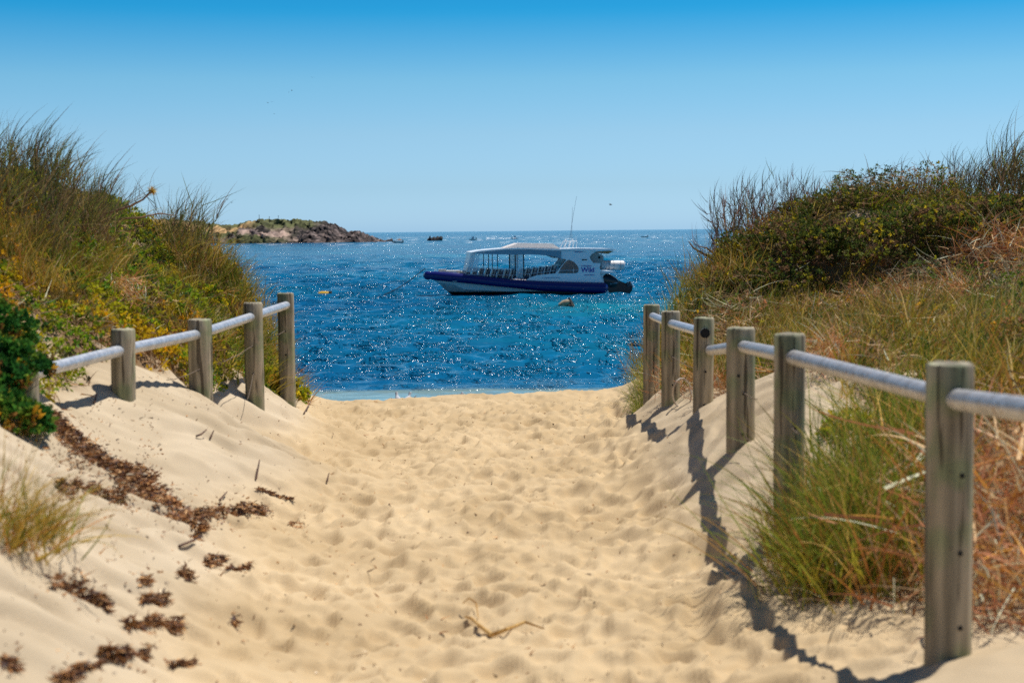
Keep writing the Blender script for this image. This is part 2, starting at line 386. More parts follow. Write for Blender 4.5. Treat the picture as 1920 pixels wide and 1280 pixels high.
# shallows: the sea floor's sand shows through in the first metres and over a bar near the boat
acol = N(nt, 'ShaderNodeAttribute'); acol.attribute_name = 'Col'
sc = N(nt, 'ShaderNodeSeparateColor'); L(acol.outputs['Color'], sc.inputs[0])
mA = N(nt, 'ShaderNodeMixRGB'); mA.inputs[2].default_value = (.20, .29, .26, 1); L(sc.outputs[0], mA.inputs[0]); L(r1.outputs[0], mA.inputs[1])
mB = N(nt, 'ShaderNodeMixRGB'); mB.inputs[2].default_value = (.010, .34, .38, 1); L(sc.outputs[1], mB.inputs[0]); L(mA.outputs[0], mB.inputs[1])
mC = N(nt, 'ShaderNodeMixRGB'); mC.inputs[2].default_value = (.85, .9, .9, 1); L(sc.outputs[2], mC.inputs[0]); L(mB.outputs[0], mC.inputs[1])
L(mC.outputs[0], b.inputs['Base Color'])
def bumpn(scale, st, dist, prev=None, stretch=(1, .6, 1), detail=2, mod=None):
    mp = N(nt, 'ShaderNodeMapping'); mp.inputs['Scale'].default_value = stretch; L(tc.outputs['Object'], mp.inputs[0])
    n = N(nt, 'ShaderNodeTexNoise'); n.inputs['Scale'].default_value = scale; n.inputs['Detail'].default_value = detail; L(mp.outputs[0], n.inputs[0])
    bp = N(nt, 'ShaderNodeBump'); bp.inputs['Strength'].default_value = st; bp.inputs['Distance'].default_value = dist
    if mod is not None:
        mu = N(nt, 'ShaderNodeMath', operation='MULTIPLY'); L(n.outputs['Fac'], mu.inputs[0]); L(mod, mu.inputs[1]); L(mu.outputs[0], bp.inputs['Height'])
    else: L(n.outputs['Fac'], bp.inputs['Height'])
    if prev is not None: L(prev, bp.inputs['Normal'])
    return bp.outputs[0]
mpg = N(nt, 'ShaderNodeMapping'); mpg.inputs['Scale'].default_value = (.75, .40, 1); L(tc.outputs['Object'], mpg.inputs[0])
ng = N(nt, 'ShaderNodeTexNoise'); ng.inputs['Scale'].default_value = 1.0; ng.inputs['Detail'].default_value = 4; ng.inputs['Roughness'].default_value = .65; L(mpg.outputs[0], ng.inputs[0])
mg = N(nt, 'ShaderNodeMapRange'); mg.inputs['From Min'].default_value = .44; mg.inputs['From Max'].default_value = .66; mg.inputs['To Min'].default_value = .12; mg.inputs['To Max'].default_value = 2.7
L(ng.outputs['Fac'], mg.inputs['Value'])
deep = N(nt, 'ShaderNodeMath', operation='SUBTRACT'); deep.inputs[0].default_value = 1.08; L(sc.outputs[0], deep.inputs[1])
dm = N(nt, 'ShaderNodeMath', operation='MULTIPLY'); L(mg.outputs[0], dm.inputs[0]); L(deep.outputs[0], dm.inputs[1])
o1 = bumpn(1.9, 1.0, .12, stretch=(.6, 1, 1), mod=deep.outputs[0]); o1 = bumpn(6.5, 1.0, .125, o1, (.42, 1, 1), 1, mod=dm.outputs[0]); o2 = bumpn(16.0, 1.0, .046, o1, (.5, 1, 1), 1, mod=dm.outputs[0])
L(o2, b.inputs['Normal'])
cw = np.zeros(SX.shape + (3,))
cw[..., 0] = 1 - sstep(34.0, 34.9, SY + (fbm(SX * .7, SY * 1.5, 3, 95) - .5) * .25)
bx, by_ = 9.0, 70.0
cw[..., 1] = np.clip(np.exp(-(((SX - bx) / 8.5) ** 2 + ((SY - by_) / 8.0) ** 2)) * 1.2 * (.3 + 1.2 * fbm(SX * .25, SY * .2, 3, 96)), 0, .8) * .55
cap = (fbm(SX * .35, SY * .035, 3, 97) > .70) * sstep(350, 500, SY) * (1 - sstep(1100, 1200, SY))
cw[..., 2] = np.clip(cap * .8, 0, 1)
foam = sstep(.62, .75, fbm(SX * 2.0, SY * 6, 3, 98)) * (1 - sstep(32.2, 34.6, SY)) * .5
cw[..., 2] = np.maximum(cw[..., 2], foam)
sea = mesh_np('water', np.stack([SX, SY, W], -1).reshape(-1, 3), grid_faces(len(tx), len(ty)), wm, cw.reshape(-1, 3), smooth=True)
tag(link('water', sea), kind='structure')
# ------------------------------------------------------------------ headland
hx = axis([(-420, -150, 6), (-150, -50, 0.55)]); hv = np.concatenate([np.linspace(0, .2, 70), np.linspace(.2, .5, 40)[1:], np.linspace(.5, 1, 14)[1:]])
PX = [-2000, 200, 250, 300, 380, 420, 450, 480, 520, 550, 570, 600, 616, 626, 634, 648, 656, 664, 672, 680, 687, 691]
PY = [395, 402, 407, 409, 419, 420, 412, 410, 410, 410, 415, 414, 418, 427, 437, 438, 434, 434, 440, 442, 446, 456]
HX, HV = np.meshgrid(hx, hv); HYb = 556.0
hp = 960 + HX / 575.0 * F
toph = -(np.interp(hp, PX, PY) - (433 - (hp - 960) * .01)) * 575 / F + CZ
toph = np.maximum(toph, -.6)
face = sstep(0, .16, HV) ** .8; back = 1 - sstep(.55, 1, HV)
ledge = .55 + .45 * sstep(.12, .4, HV + (fbm(HX * .05, HV * 3, 3, 101) - .5) * .3)
rock = 1 - sstep(470, 380, hp) * .6
HH = toph * np.minimum(face * ledge / .98, 1) * back
rough = (np.abs(fbm(HX * .13 + HV * 8, HV * 18, 6, 103, .62) - .5) * 3.2 + (fbm(HX * .5, HV * 46, 4, 105, .6) - .5) * 1.8) * 2.6
HH = HH * .93 + (rough - 1.15) * .62 + 0 * np.clip(toph / 6, .25, 1) * (1 - sstep(.35, .5, HV)) * rock * sstep(0, .05, HV)
HH -= 1.2 * (1 - sstep(0, .03, HV))
HY = HYb + HV * 110 + (fbm(HX * .06, HV * 2, 4, 107) - .5) * 26 + (fbm(HX * .35, HV * 9, 3, 109) - .5) * 12 + (fbm(HX * .9, HV * 30, 3, 119) - .5) * 5 - (HX + 60) * .10 * (hp > -500) * .4
hc = np.zeros(HH.shape + (3,))
n1 = fbm(HX * .12, HV * 14, 4, 111); n2 = fbm(HX * .05, HV * 6, 3, 113)
dark = np.array([.060, .048, .046]); pink = np.array([.36, .26, .21]); green = np.array([.075, .080, .032]); tan = np.array([.42, .27, .13])
hi_ = fbm(HX * .45, HV * 60, 4, 115, .6)[..., None]; hc[:] = dark * .5; k = sstep(.46, .60, hi_); hc = hc * (1 - k) + np.array([.15, .115, .105]) * k
k = (sstep(.57, .64, n1) * sstep(585, 540, hp) * (1 - .8 * sstep(440, 400, hp)))[..., None] * .9; hc = hc * (1 - k) + pink * k
k = (sstep(.44, .52, n2) * sstep(580, 500, hp))[..., None]; hc = hc * (1 - k) + green * k
k = (sstep(.17, .24, HV + (n2 - .5) * .2) * sstep(605, 570, hp))[..., None]; hc = hc * (1 - k) + (green * 1.2) * k
k = (sstep(.16, .22, HV + (n2 - .5) * .15) * (1 - sstep(.34, .42, HV)) * sstep(480, 440, hp))[..., None]; hc = hc * (1 - k) + tan * k
hc *= (.45 + 1.1 * sstep(.3, .7, fbm(HX * .6, HV * 70, 4, 131, .65)))[..., None]
HM = foliage('headland_rock', .9, 0, 0, .2)
head = mesh_np('headland', np.stack([HX, HY, HH], -1).reshape(-1, 3), grid_faces(len(hx), len(hv)), HM, hc.reshape(-1, 3))
tag(link('headland', head), kind='structure')

def rock_mesh(name, prof, depth, mat_, seed=0, n=9):
    """jagged rock from a silhouette profile [(x, z)...] with real depth"""
    V = []; r = random.Random(seed); k = len(prof)
    for j in range(n):
        t = j / (n - 1) * 2 - 1; sc = math.sqrt(max(0, 1 - t * t))
        for x, z in prof: V.append((x * (.55 + .45 * sc) + r.uniform(-.1, .1), t * depth, z * sc * (1 + r.uniform(-.15, .15)) - .3))
    Fs = [(j * k + i, j * k + i + 1, (j + 1) * k + i + 1, (j + 1) * k + i) for j in range(n - 1) for i in range(k - 1)]
    return MB().add(V, Fs)
darkrock = noise_mat('dark_rock', (.012, .013, .016), (.05, .045, .042), 1.2, .9)
p = at(815, 451, 622)
o = rock_mesh('rock', [(-3.6, 0), (-3.0, 1.2), (-2.5, 1.3), (-2.1, 2.9), (-1.7, 1.3), (-.9, 1.5), (-.3, 1.95), (.4, 1.6), (1.2, 2.0), (2.0, 1.9), (2.8, 2.3), (3.6, 1.8), (3.5, .8), (3.1, 0)], 2.2, darkrock, 3).build('sea_rock', darkrock, loc=(p.x, p.y, 0))
tag(o, 'dark jagged rock standing in the sea near the horizon, right of the headland', 'rock')
# tiny posts on the headland's ridge
hm = mat('weathered_pole', (.05, .05, .05), .8)
for px, py, h_, wh in ((486, 410, 1.6, 'first from the left'), (505, 411, 1.2, 'second from the left'), (522, 411, 1.6, 'third from the left'), (580, 416, 1.0, 'the rightmost, near the cliff')):
    q = at(px, py, 585); zz = q.z
    o = MB().tube([(0, 0, -1.6), (0, 0, h_)], .09, 6).box((0, 0, h_ * .85), (.5, .08, .08)).build('marker_pole', hm, loc=(q.x, q.y, zz))
    tag(o, 'thin marker pole on the distant headland crest, ' + wh, 'pole', 'poles along the headland crest')

# ------------------------------------------------------------------ fences
wood = noise_mat('weathered_wood', (.12, .10, .068), (.54, .455, .32), 3.0, .85, (5, 5, .5), .55, 9, lo=.30, hi=.68, extra=[(.5, (.32, .275, .195))], dist=.006)
nt = wood.node_tree; b = nt.nodes['Principled BSDF']; L = nt.links.new
src = b.inputs['Base Color'].links[0].from_socket
tcn = N(nt, 'ShaderNodeTexCoord'); oi = N(nt, 'ShaderNodeObjectInfo')
wv = N(nt, 'ShaderNodeTexNoise'); wv.inputs['Scale'].default_value = 1.0; wv.inputs['Detail'].default_value = 3
mpw = N(nt, 'ShaderNodeMapping'); mpw.inputs['Scale'].default_value = (38, 38, 2.0); L(tcn.outputs['Object'], mpw.inputs[0]); L(mpw.outputs[0], wv.inputs[0])
rw = N(nt, 'ShaderNodeValToRGB'); rw.color_ramp.elements[0].position = .60; rw.color_ramp.elements[1].position = .655
rw.color_ramp.elements[0].color = (1, 1, 1, 1); rw.color_ramp.elements[1].color = (.28, .26, .24, 1)
L(wv.outputs['Fac'], rw.inputs[0])
m1 = N(nt, 'ShaderNodeMixRGB', blend_type='MULTIPLY'); m1.inputs[0].default_value = 1; L(src, m1.inputs[1]); L(rw.outputs[0], m1.inputs[2])
# greenish copper tint of treated pine in patches
gnn = N(nt, 'ShaderNodeTexNoise'); gnn.inputs['Scale'].default_value = 6; L(tcn.outputs['Object'], gnn.inputs[0])
grr = N(nt, 'ShaderNodeValToRGB'); grr.color_ramp.elements[0].position = .48; grr.color_ramp.elements[1].position = .62
grr.color_ramp.elements[0].color = (1, 1, 1, 1); grr.color_ramp.elements[1].color = (.62, .86, .62, 1); L(gnn.outputs['Fac'], grr.inputs[0])
m2 = N(nt, 'ShaderNodeMixRGB', blend_type='MULTIPLY'); m2.inputs[0].default_value = .8; L(m1.outputs[0], m2.inputs[1]); L(grr.outputs[0], m2.inputs[2])
L(m2.outputs[0], b.inputs['Base Color'])
galv = noise_mat('galvanised_pipe', (.50, .53, .57), (.68, .70, .73), 26, .42, (1, 1, 1), .15, 60, .55, lo=.4, hi=.6)
rust = noise_mat('worn_pipe', (.42, .40, .38), (.60, .60, .60), 22, .45, (1, 1, 1), .2, 60, .45, lo=.38, hi=.6, extra=[(.7, (.36, .24, .15))])
blackm = mat('black_hole', (.01, .01, .01), .9); wirem = mat('rusty_wire', (.22, .17, .13), .7, .3)
RL = 0.031
def post(parent, name, base, top, r, bolts=(), seed=0, hole=None, label=None):
    rnd = random.Random(seed); n = 28; V = []; P0 = Vector(base) - Vector((0, 0, .35)); P1 = Vector(top); H = (P1 - P0).length
    zs = [0, .3, .45, .6, .75, .9, 1 - .012 / H, 1 - .004 / H, 1]; rs_ = [1, 1.0, 1.0, 1.0, 1.0, 1.0, 1.0, .95, .86]
    wob = [rnd.uniform(-.012, .012) for _ in zs]
    for z, q, w_ in zip(zs, rs_, wob):
        c = P0.lerp(P1, z) - Vector(base)
        for j in range(n):
            a_ = 2 * math.pi * j / n
            k_ = q * (1 + .02 * math.sin(3 * a_ + seed) + .015 * math.sin(7 * a_ + seed * 2) + w_ * math.sin(a_ + z * 3))
            V.append((c.x + r * k_ * math.cos(a_), c.y + r * k_ * math.sin(a_), c.z + (rnd.uniform(-.0025, .0025) if z == 1 else 0)))
    Fs = [(i * n + j, i * n + (j + 1) % n, (i + 1) * n + (j + 1) % n, (i + 1) * n + j) for i in range(len(zs) - 1) for j in range(n)]
    cidx = len(V); c = P1 - Vector(base); V.append((c.x, c.y, c.z - .002)); o_ = (len(zs) - 1) * n
    Fs += [(o_ + j, o_ + (j + 1) % n, cidx) for j in range(n)]
    ob = MB().add(V, Fs).build(name, wood, parent, smooth=True, loc=base)
    if label: ob['label'] = label
    for bx_, z in bolts:     # black pegs paint the shade of drilled bolt holes on the near face
        a_ = -math.pi / 2 + bx_
        t_ = (z - (P0.z)) / (P1.z - P0.z); ax = P0.lerp(P1, t_) - Vector(base)
        d = Vector((math.cos(a_), math.sin(a_), 0))
        MB().tube([ax + d * (r * .90), ax + d * (r * 1.025)], .0075, 10).build('bolt_hole_shade', blackm, ob)
    return ob
def tubeob(name, P, r, m_, parent, n=16, label=None):
    o_ = MB().tube(P, r, n).build(name, m_, parent, smooth=True)
    if label: o_['label'] = label
    return o_
fr = empty('fence', (0, 0, 0)); tag(fr, 'post and pipe fence on the right of the sandy path, nearest post large and blurred', 'fence')
TOPS = [(1781, 680), (1480, 625), (1389, 614), (1320, 595), (1258, 583), (1222, 571)]
BOLTS = [[(.28, 885), (.22, 1028), (.25, 1166)], [(.2, 800), (.2, 930)], [(-.3, 702), (.05, 735), (0, 811)], [(.05, 695), (0, 757)], [(.05, 667), (.1, 720)], []]
plabs = ['nearest, tall greenish grey post with three bolt holes', None, None, 'post at the bend with an open black pipe end near its top', None, 'last post, half hidden by grass']
posts_r = []
for i, (X, Y, py, px, dd) in enumerate(POST_R):
    t_ = at(TOPS[i][0], TOPS[i][1], Y); bt = at(px, py, Y); b_ = Vector((bt.x, bt.y, min(bt.z, g1(bt.x, bt.y) + .02)))
    posts_r.append((b_, t_))
    post(fr, 'post', tuple(b_), tuple(t_), dd / 2, [(a_, at(px, q, Y).z) for a_, q in BOLTS[i]], i + 1, label=plabs[i])
p0b = Vector((1.19, 2.5, g1(1.19, 2.5))); post(fr, 'post', tuple(p0b), (1.19, 2.5, CZ - .26), .066, [], 17)
def axp(px, py, Y): return at(px, py, Y)
r0 = Vector((1.185, 2.4, CZ - .36)); r1_ = Vector((posts_r[0][1].x + .005, 4.1, at(1782, 747, 4.1).z)); r2_ = Vector((posts_r[1][1].x, 5.8, at(1478, 668, 5.8).z))
r3_ = Vector((posts_r[2][1].x + .005, 7.2, at(1388, 649, 7.2).z)); r4_ = at(1330, 657, 8.88)
far0 = r0 + (r0 - r1_).normalized() * 3.2
tubeob('rail', [far0, r0, r1_, r2_, r3_, r4_], RL, rust, fr, label='worn silver pipe rail along the near posts')
q5 = at(1257, 606, 10.3); q6 = at(1222, 592, 11.6); q4 = at(1321, 624, 8.9); q4f = at(1322, 624.5, 8.79)
hol = MB().tube([q6 + (q6 - q5) * .0, q5, q4, q4f], RL * .98, 18, cap=False)
k_ = (q4f - q4).normalized()
hol.build('rail', galv, fr, smooth=True)['label'] = 'short pipe rail between the far posts'
MB().tube([q4f - k_ * .03, q4f - k_ * .0015], RL * .86, 18).build('pipe_mouth_plug', blackm, fr)['label'] = 'black plug painting the dark inside of the open pipe mouth'  # solid black plug puts the shade inside the pipe into colour
MB().tube([q4f - k_ * .006, q4f + k_ * .002], RL * 1.02, 18, cap=False).build('pipe_rim', galv, fr)
# loose wires that sag from the bolt holes to the right and into the sand
for i, (px, py, ex, ey, eY) in enumerate([(1783, 885, 1880, 925, 4.3), (1782, 1028, 1885, 1080, 4.35), (1392, 735, 1420, 748, 7.0), (1388, 812, 1424, 836, 7.1), (1258, 667, 1300, 690, 10.0), (1483, 800, 1500, 812, 5.6), (1424, 836, 1450, 825, 7.0)]):
    Yp = {0: 4.03, 1: 4.03, 2: 7.13, 3: 7.13, 4: 10.22, 5: 5.74, 6: 7.1}[i]
    a_, b_ = at(px, py, Yp), at(ex, ey, eY)
    tubeob('wire', [a_, a_.lerp(b_, .35) + Vector((0, 0, -.004)), a_.lerp(b_, .7) + Vector((0, 0, -.008)), b_], .0022, wirem, fr, 6)
fl = empty('fence', (0, 0, 0)); tag(fl, 'post and pipe fence climbing the sand bank left of the path, running into a shrub', 'fence')
TOPL = [(230, 616), (374, 598), (474, 567), (535, 549)]
BOLTL = [[], [(0, 692)], [(.0, 648), (.05, 699)], [(.05, 620), (.05, 664)]]
pl = []
for i, (_, Y, py, px, dd) in enumerate(POST_L):
    bt = at(px + (3 if i > 1 else 0), py, Y); t_ = at(TOPL[i][0], TOPL[i][1], Y); b_ = Vector((bt.x, bt.y, g1(bt.x, bt.y))); pl.append((b_, t_))
    post(fl, 'post', tuple(b_), tuple(t_), dd / 2, [(a_, at(px, q, Y).z) for a_, q in BOLTL[i]], i + 31, label=['short post nearest the shrub', None, None, 'tallest post, last before the beach'][i])
L1t = at(44, 655, 6.6); post(fl, 'post', (L1t.x, 6.6, g1(L1t.x, 6.6)), tuple(L1t), .062, [], 44, label='post buried in the shrub, only a sliver showing')
L0 = Vector((-2.42, 5.2, CZ - .685))
tubeob('rail', [L0 + Vector((-.2, -2, .0)), L0, at(46, 703, 6.6), at(230, 656, 7.8), at(374, 626, 9.0), at(474, 593, 10.2), at(537, 572, 11.36)], RL + .001, galv, fl)
for px, py, Yp, ex, ey, eY in ((374, 692, 8.9, 312, 712, 8.6), (474, 648, 10.12, 405, 682, 9.5), (535, 620, 11.33, 500, 632, 11), (475, 700, 10.12, 464, 748, 9.9)):
    a_, b_ = at(px, py, Yp), at(ex, ey, eY)
    tubeob('wire', [a_, a_.lerp(b_, .4) + Vector((0, 0, -.012)), a_.lerp(b_, .75) + Vector((0, 0, -.012)), b_], .0022, wirem, fl, 6)

# ------------------------------------------------------------------ the tour boat
KB = 0.00739
def BX(zx): return (zx - 65) * KB
def BZ_(zy, zx=900): return (838 - (zy + (zx - 900) * .01)) * KB
boat = empty('tour_boat', (0, 0, 0)); bw = at(795, 552, 86)
tag(boat, 'long navy and white tour boat with a canopy roof, moored beyond the path', 'boat')
boat.location = (bw.x, 86, .0); boat.rotation_euler = (0, 0, R(7)); boat.scale = (1.012, 1, 1)
navy = mat('navy_tube', (.003, .006, .11), .3); whitep = mat('white_gelcoat', (.84, .88, .90), .3)
teal = mat('shaded_fascia', (.22, .34, .42), .6); seatm = mat('navy_vinyl', (.008, .016, .10), .4); steel = mat('bright_rail', (.75, .78, .8), .25, .6)  # teal puts the shadow side of the roof fascia into its colour
black = mat('black_cowl', (.008, .009, .014), .22); boot = mat('black_antifouling', (.008, .007, .008), .6)
cream = mat('cream_deck', (.62, .60, .54), .6); purple = mat('purple_lettering', (.035, .02, .36), .5); brown = mat('varnished_soffit', (.34, .16, .05), .5)
greyp = mat('grey_interior', (.34, .36, .38), .6)
clear = mat('clear_curtain', (.75, .85, .9), .15); clear.node_tree.nodes['Principled BSDF'].inputs['Alpha'].default_value = .35
glass = mat('tinted_window', (.10, .17, .18), .08); glass.node_tree.nodes['Principled BSDF'].inputs['Alpha'].default_value = .55
LEN = BX(1510)
def beam(x): return 1.62 * math.sin(min(1, max(0, x) / 4.6) * math.pi / 2) ** .75
zt = lambda x: float(np.interp(x, [0, .5, 2.5, 5, 6.9, 9.2, 11], [BZ_(658, 65), BZ_(646, 130), BZ_(665, 400), BZ_(708, 750), BZ_(722, 1000), BZ_(732, 1300), BZ_(738, 1520)]))
zb = lambda x: float(np.interp(x, [0, .5, 2.5, 5, 6.9, 9.2, 11], [BZ_(700, 65), BZ_(717, 130), BZ_(742, 400), BZ_(776, 750), BZ_(804, 1000), BZ_(820, 1300), BZ_(826, 1520)]))
P, rr_ = [], []
xs = [LEN - i * (LEN - .3) / 26 for i in range(27)]
side = [(x, -beam(x), (zt(x) + zb(x)) / 2, (zt(x) - zb(x)) / 2) for x in xs]
nose = [(.27, -.42 * math.sin(a_) , (zt(.2) + zb(.2)) / 2, .27) for a_ in (.6,)] + [(.24, 0, (zt(.1) + zb(.1)) / 2, .27)]
pts = side + [(.25, -.28, side[-1][2], .26), (.22, 0, side[-1][2], .26), (.25, .28, side[-1][2], .26)] + [(x, -y, z, r) for x, y, z, r in reversed(side)]
pts = [(LEN + .16, pts[0][1], pts[0][2], .16)] + pts + [(LEN + .16, -pts[0][1], pts[0][2], .16)]
MB().tube([p[:3] for p in pts], [p[3] for p in pts], 18).build('inflatable_tube', navy, boat, smooth=True)
# deep V hull
V = []; st = [(.55, .95), (.9, .70), (1.3, .32), (1.7, -.02), (2.3, -.3), (3.2, -.45), (5, -.5), (8, -.5), (LEN - .1, -.5)]
for x, kz in st:
    bb = beam(x) * .86; cz = max(kz + .02, zb(x) * (.55 if x > 2 else .9) - .03); gzv = (zt(x) + zb(x)) / 2
    V += [(x, -bb, gzv), (x, -bb * .97, max(cz, kz + .12)), (x, 0, kz), (x, bb * .97, max(cz, kz + .12)), (x, bb, gzv)]
k5 = len(st); Fs = [(i * 5 + j, i * 5 + j + 1, i * 5 + 6 + j, i * 5 + 5 + j) for i in range(k5 - 1) for j in range(4)] + [(0, 1, 2, 3, 4), tuple(range((k5 - 1) * 5, k5 * 5))]
hullm = mat('hull_paint', (.50, .66, .68), .35); nt = hullm.node_tree; b = nt.nodes['Principled BSDF']; L = nt.links.new
tcn = N(nt, 'ShaderNodeTexCoord'); sxx = N(nt, 'ShaderNodeSeparateXYZ'); L(tcn.outputs['Object'], sxx.inputs[0])
gt = N(nt, 'ShaderNodeMath', operation='GREATER_THAN'); gt.inputs[1].default_value = .235; L(sxx.outputs['Z'], gt.inputs[0])
mm = N(nt, 'ShaderNodeMixRGB'); mm.inputs[1].default_value = (.008, .007, .008, 1); mm.inputs[2].default_value = (.50, .66, .68, 1); L(gt.outputs[0], mm.inputs[0]); L(mm.outputs[0], b.inputs['Base Color'])
MB().add(V, Fs).build('hull', hullm, boat)
# deck, bow locker
dk = MB(); V = []; stx = [.5, 1, 1.6, 2.4, 3.4, 4.6, LEN]
for x in stx: V += [(x, -beam(x) * .9, (zt(x) + zb(x)) / 2 + (.14 if x < 2.5 else -.05)), (x, beam(x) * .9, (zt(x) + zb(x)) / 2 + (.14 if x < 2.5 else -.05))]
dk.add(V, [(i * 2, i * 2 + 1, i * 2 + 3, i * 2 + 2) for i in range(len(stx) - 1)]); dk.build('deck', cream, boat)
MB().box((BX(215), 0, BZ_(640, 215)), (.45, .5, .14)).box((BX(300), 0, BZ_(646, 300)), (.9, 1.2, .08)).box((BX(370), .1, BZ_(652, 370)), (.5, 1.2, .1)).build('bow_locker', cream, boat, bevel=.02)
MB().tube([(BX(150), -.12, zt(.6) - .02), (BX(150), -.12, zt(.6) + .10), (BX(170), -.12, zt(.6) + .10), (BX(170), -.12, zt(.6) - .02)], .02, 6).build('cleat', steel, boat)
# roof
def Q(L_): return [(BX(a), BZ_(c, a)) for a, c in L_]
MB().plate(Q([(425, 490), (500, 476), (600, 466), (700, 458), (800, 454), (1150, 463), (1300, 458), (1560, 462), (1615, 472), (1560, 478), (1440, 486), (1150, 478), (900, 468), (700, 470), (560, 484), (430, 495)]), -1.62, 1.62).build('roof', whitep, boat, bevel=.015)
MB().plate(Q([(705, 457), (820, 418), (1100, 422), (1162, 462)]), -1.05, 1.05).build('roof_hatch', mat('cream_hatch', (.80, .72, .66), .5), boat, bevel=.02)
for y0 in (-1.66, 1.61): MB().plate(Q([(432, 496), (560, 486), (700, 472), (900, 470), (1150, 480), (1156, 545), (1100, 524), (1000, 512), (900, 508), (700, 508), (560, 505), (480, 500)]), y0, y0 + .05).build('roof_fascia', teal, boat)
MB().plate(Q([(1455, 488), (1560, 480), (1590, 482), (1540, 505), (1500, 496)]), -1.5, 1.5).build('soffit', brown, boat)
# side panels with the oval windows
outer = Q([(1156, 480), (1440, 488), (1405, 505), (1388, 528), (1396, 552), (1418, 578), (1478, 580), (1468, 620), (1474, 680), (1500, 740), (1000, 726), (868, 716), (900, 696), (960, 676), (1040, 668), (1108, 662), (1196, 556), (1190, 545), (1156, 545)])
hole = Q([(1128, 662), (1150, 620), (1180, 580), (1205, 556), (1222, 551), (1262, 570), (1292, 604), (1300, 632), (1292, 654), (1272, 662)])
for y0 in (-1.58, 1.54): MB().plate(outer, y0, y0 + .04, hole).build('side_panel', whitep, boat)
for y0 in (-1.565, 1.555): MB().plate(Q([(1128, 662), (1150, 620), (1180, 580), (1205, 556), (1222, 551), (1262, 570), (1292, 604), (1300, 632), (1292, 654), (1272, 662)]), y0, y0 + .01).build('side_window', glass, boat)
# cabin behind the panels: console, aft bulkhead with round hatch
MB().box((BX(1250), .3, BZ_(650)), (.7, 1.2, 1.1)).build('helm_console', greyp, boat, bevel=.05)
MB().plate(Q([(1340, 488), (1450, 492), (1510, 520), (1512, 560), (1490, 585), (1440, 735), (1340, 735)]), -1.2, 1.2).build('aft_cabin', mat('taupe_bulkhead', (.42, .40, .38), .6), boat)
MB().tube([(BX(1476), -1.225, BZ_(540)), (BX(1476), -1.19, BZ_(540))], .07, 12).build('porthole', blackm, boat)
MB().box((BX(1345), -1.6, BZ_(552, 1345)), (.3, .03, .06)).build('vent_slot', blackm, boat)
MB().box((BX(1175), -.5, BZ_(622)), (.14, .3, .22)).build('notice', mat('red_notice', (.4, .05, .12), .5), boat)
MB().tube([(BX(1130), -1.595, BZ_(640)), (BX(1296), -1.595, BZ_(640))], .014, 6).tube([(BX(1255), -1.595, BZ_(625)), (BX(1255), -1.595, BZ_(662))], .012, 6).tube([(BX(1140), -1.595, BZ_(640)), (BX(1136), -1.595, BZ_(662))], .012, 6).build('window_rail', steel, boat)
# posts and clear curtains
for zx in (572, 645, 787, 855):
    for y in (-1.45, 1.45): MB().box((BX(zx), y, (BZ_(505, zx) + BZ_(690, zx)) / 2), (.065 if zx > 700 else .045, .05, BZ_(500, zx) - BZ_(695, zx))).build('roof_post', boot, boat)
for y in (-1.46, 1.46):
    MB().plate(Q([(432, 500), (505, 503), (480, 645), (398, 650)]), y - .004, y + .004).build('clear_curtain', clear, boat)
    MB().plate(Q([(792, 508), (850, 508), (850, 700), (792, 700)]), y - .004, y + .004).build('clear_curtain', clear, boat)
MB().add([(BX(432), -1.45, BZ_(500, 432)), (BX(432), 1.45, BZ_(500, 432)), (BX(398), 1.3, BZ_(650, 398)), (BX(398), -1.3, BZ_(650, 398))], [(0, 1, 2, 3)]).build('windscreen', clear, boat)
# seats: two blocks of rows, each seat a part with its bright frame
def mkseat(x, y, z):
    s_ = MB().box((0, 0, .02), (.36, .9, .1)).box((.20, 0, .28), (.09, .9, .52), Matrix.Rotation(R(16), 3, 'Y')).build('seat', seatm, boat, bevel=.025, loc=(x, y, z))
    f_ = MB()
    for yy in (-.47, .47): f_.tube([(.13, yy, -.22), (.2, yy, .1), (.27, yy, .42), (.34, yy, .58)], .018, 6)
    f_.tube([(.35, -.47, .58), (.35, .47, .58)], .018, 6).build('seat_frame', steel, s_)
    return s_
s0 = None
for i in range(14):
    zx = 400 + i * 52 if i < 8 else 400 + i * 52 + 18
    for y in (-.72, .72):
        x, z = BX(zx), BZ_(np.interp(zx, [400, 700, 870, 1120], [690, 708, 700, 672]), zx)
        if s0 is None: s0 = mkseat(x, y, z)
        else:
            c = s0.copy(); COL.objects.link(c); c.location = (x, y, z)
            for ch in s0.children: d = ch.copy(); COL.objects.link(d); d.parent = c
gr = MB()
for y in (-1.5, 1.5):
    gr.tube([(BX(a), y, BZ_(c, a)) for a, c in ((400, 668), (560, 672), (760, 676), (900, 664), (1110, 640))], .014, 6)
    for a, c in ((560, 672), (760, 676), (900, 664), (1000, 652)): gr.tube([(BX(a), y, BZ_(c, a)), (BX(a), y, BZ_(c + 42, a))], .014, 6)
gr.build('side_rail', steel, boat)
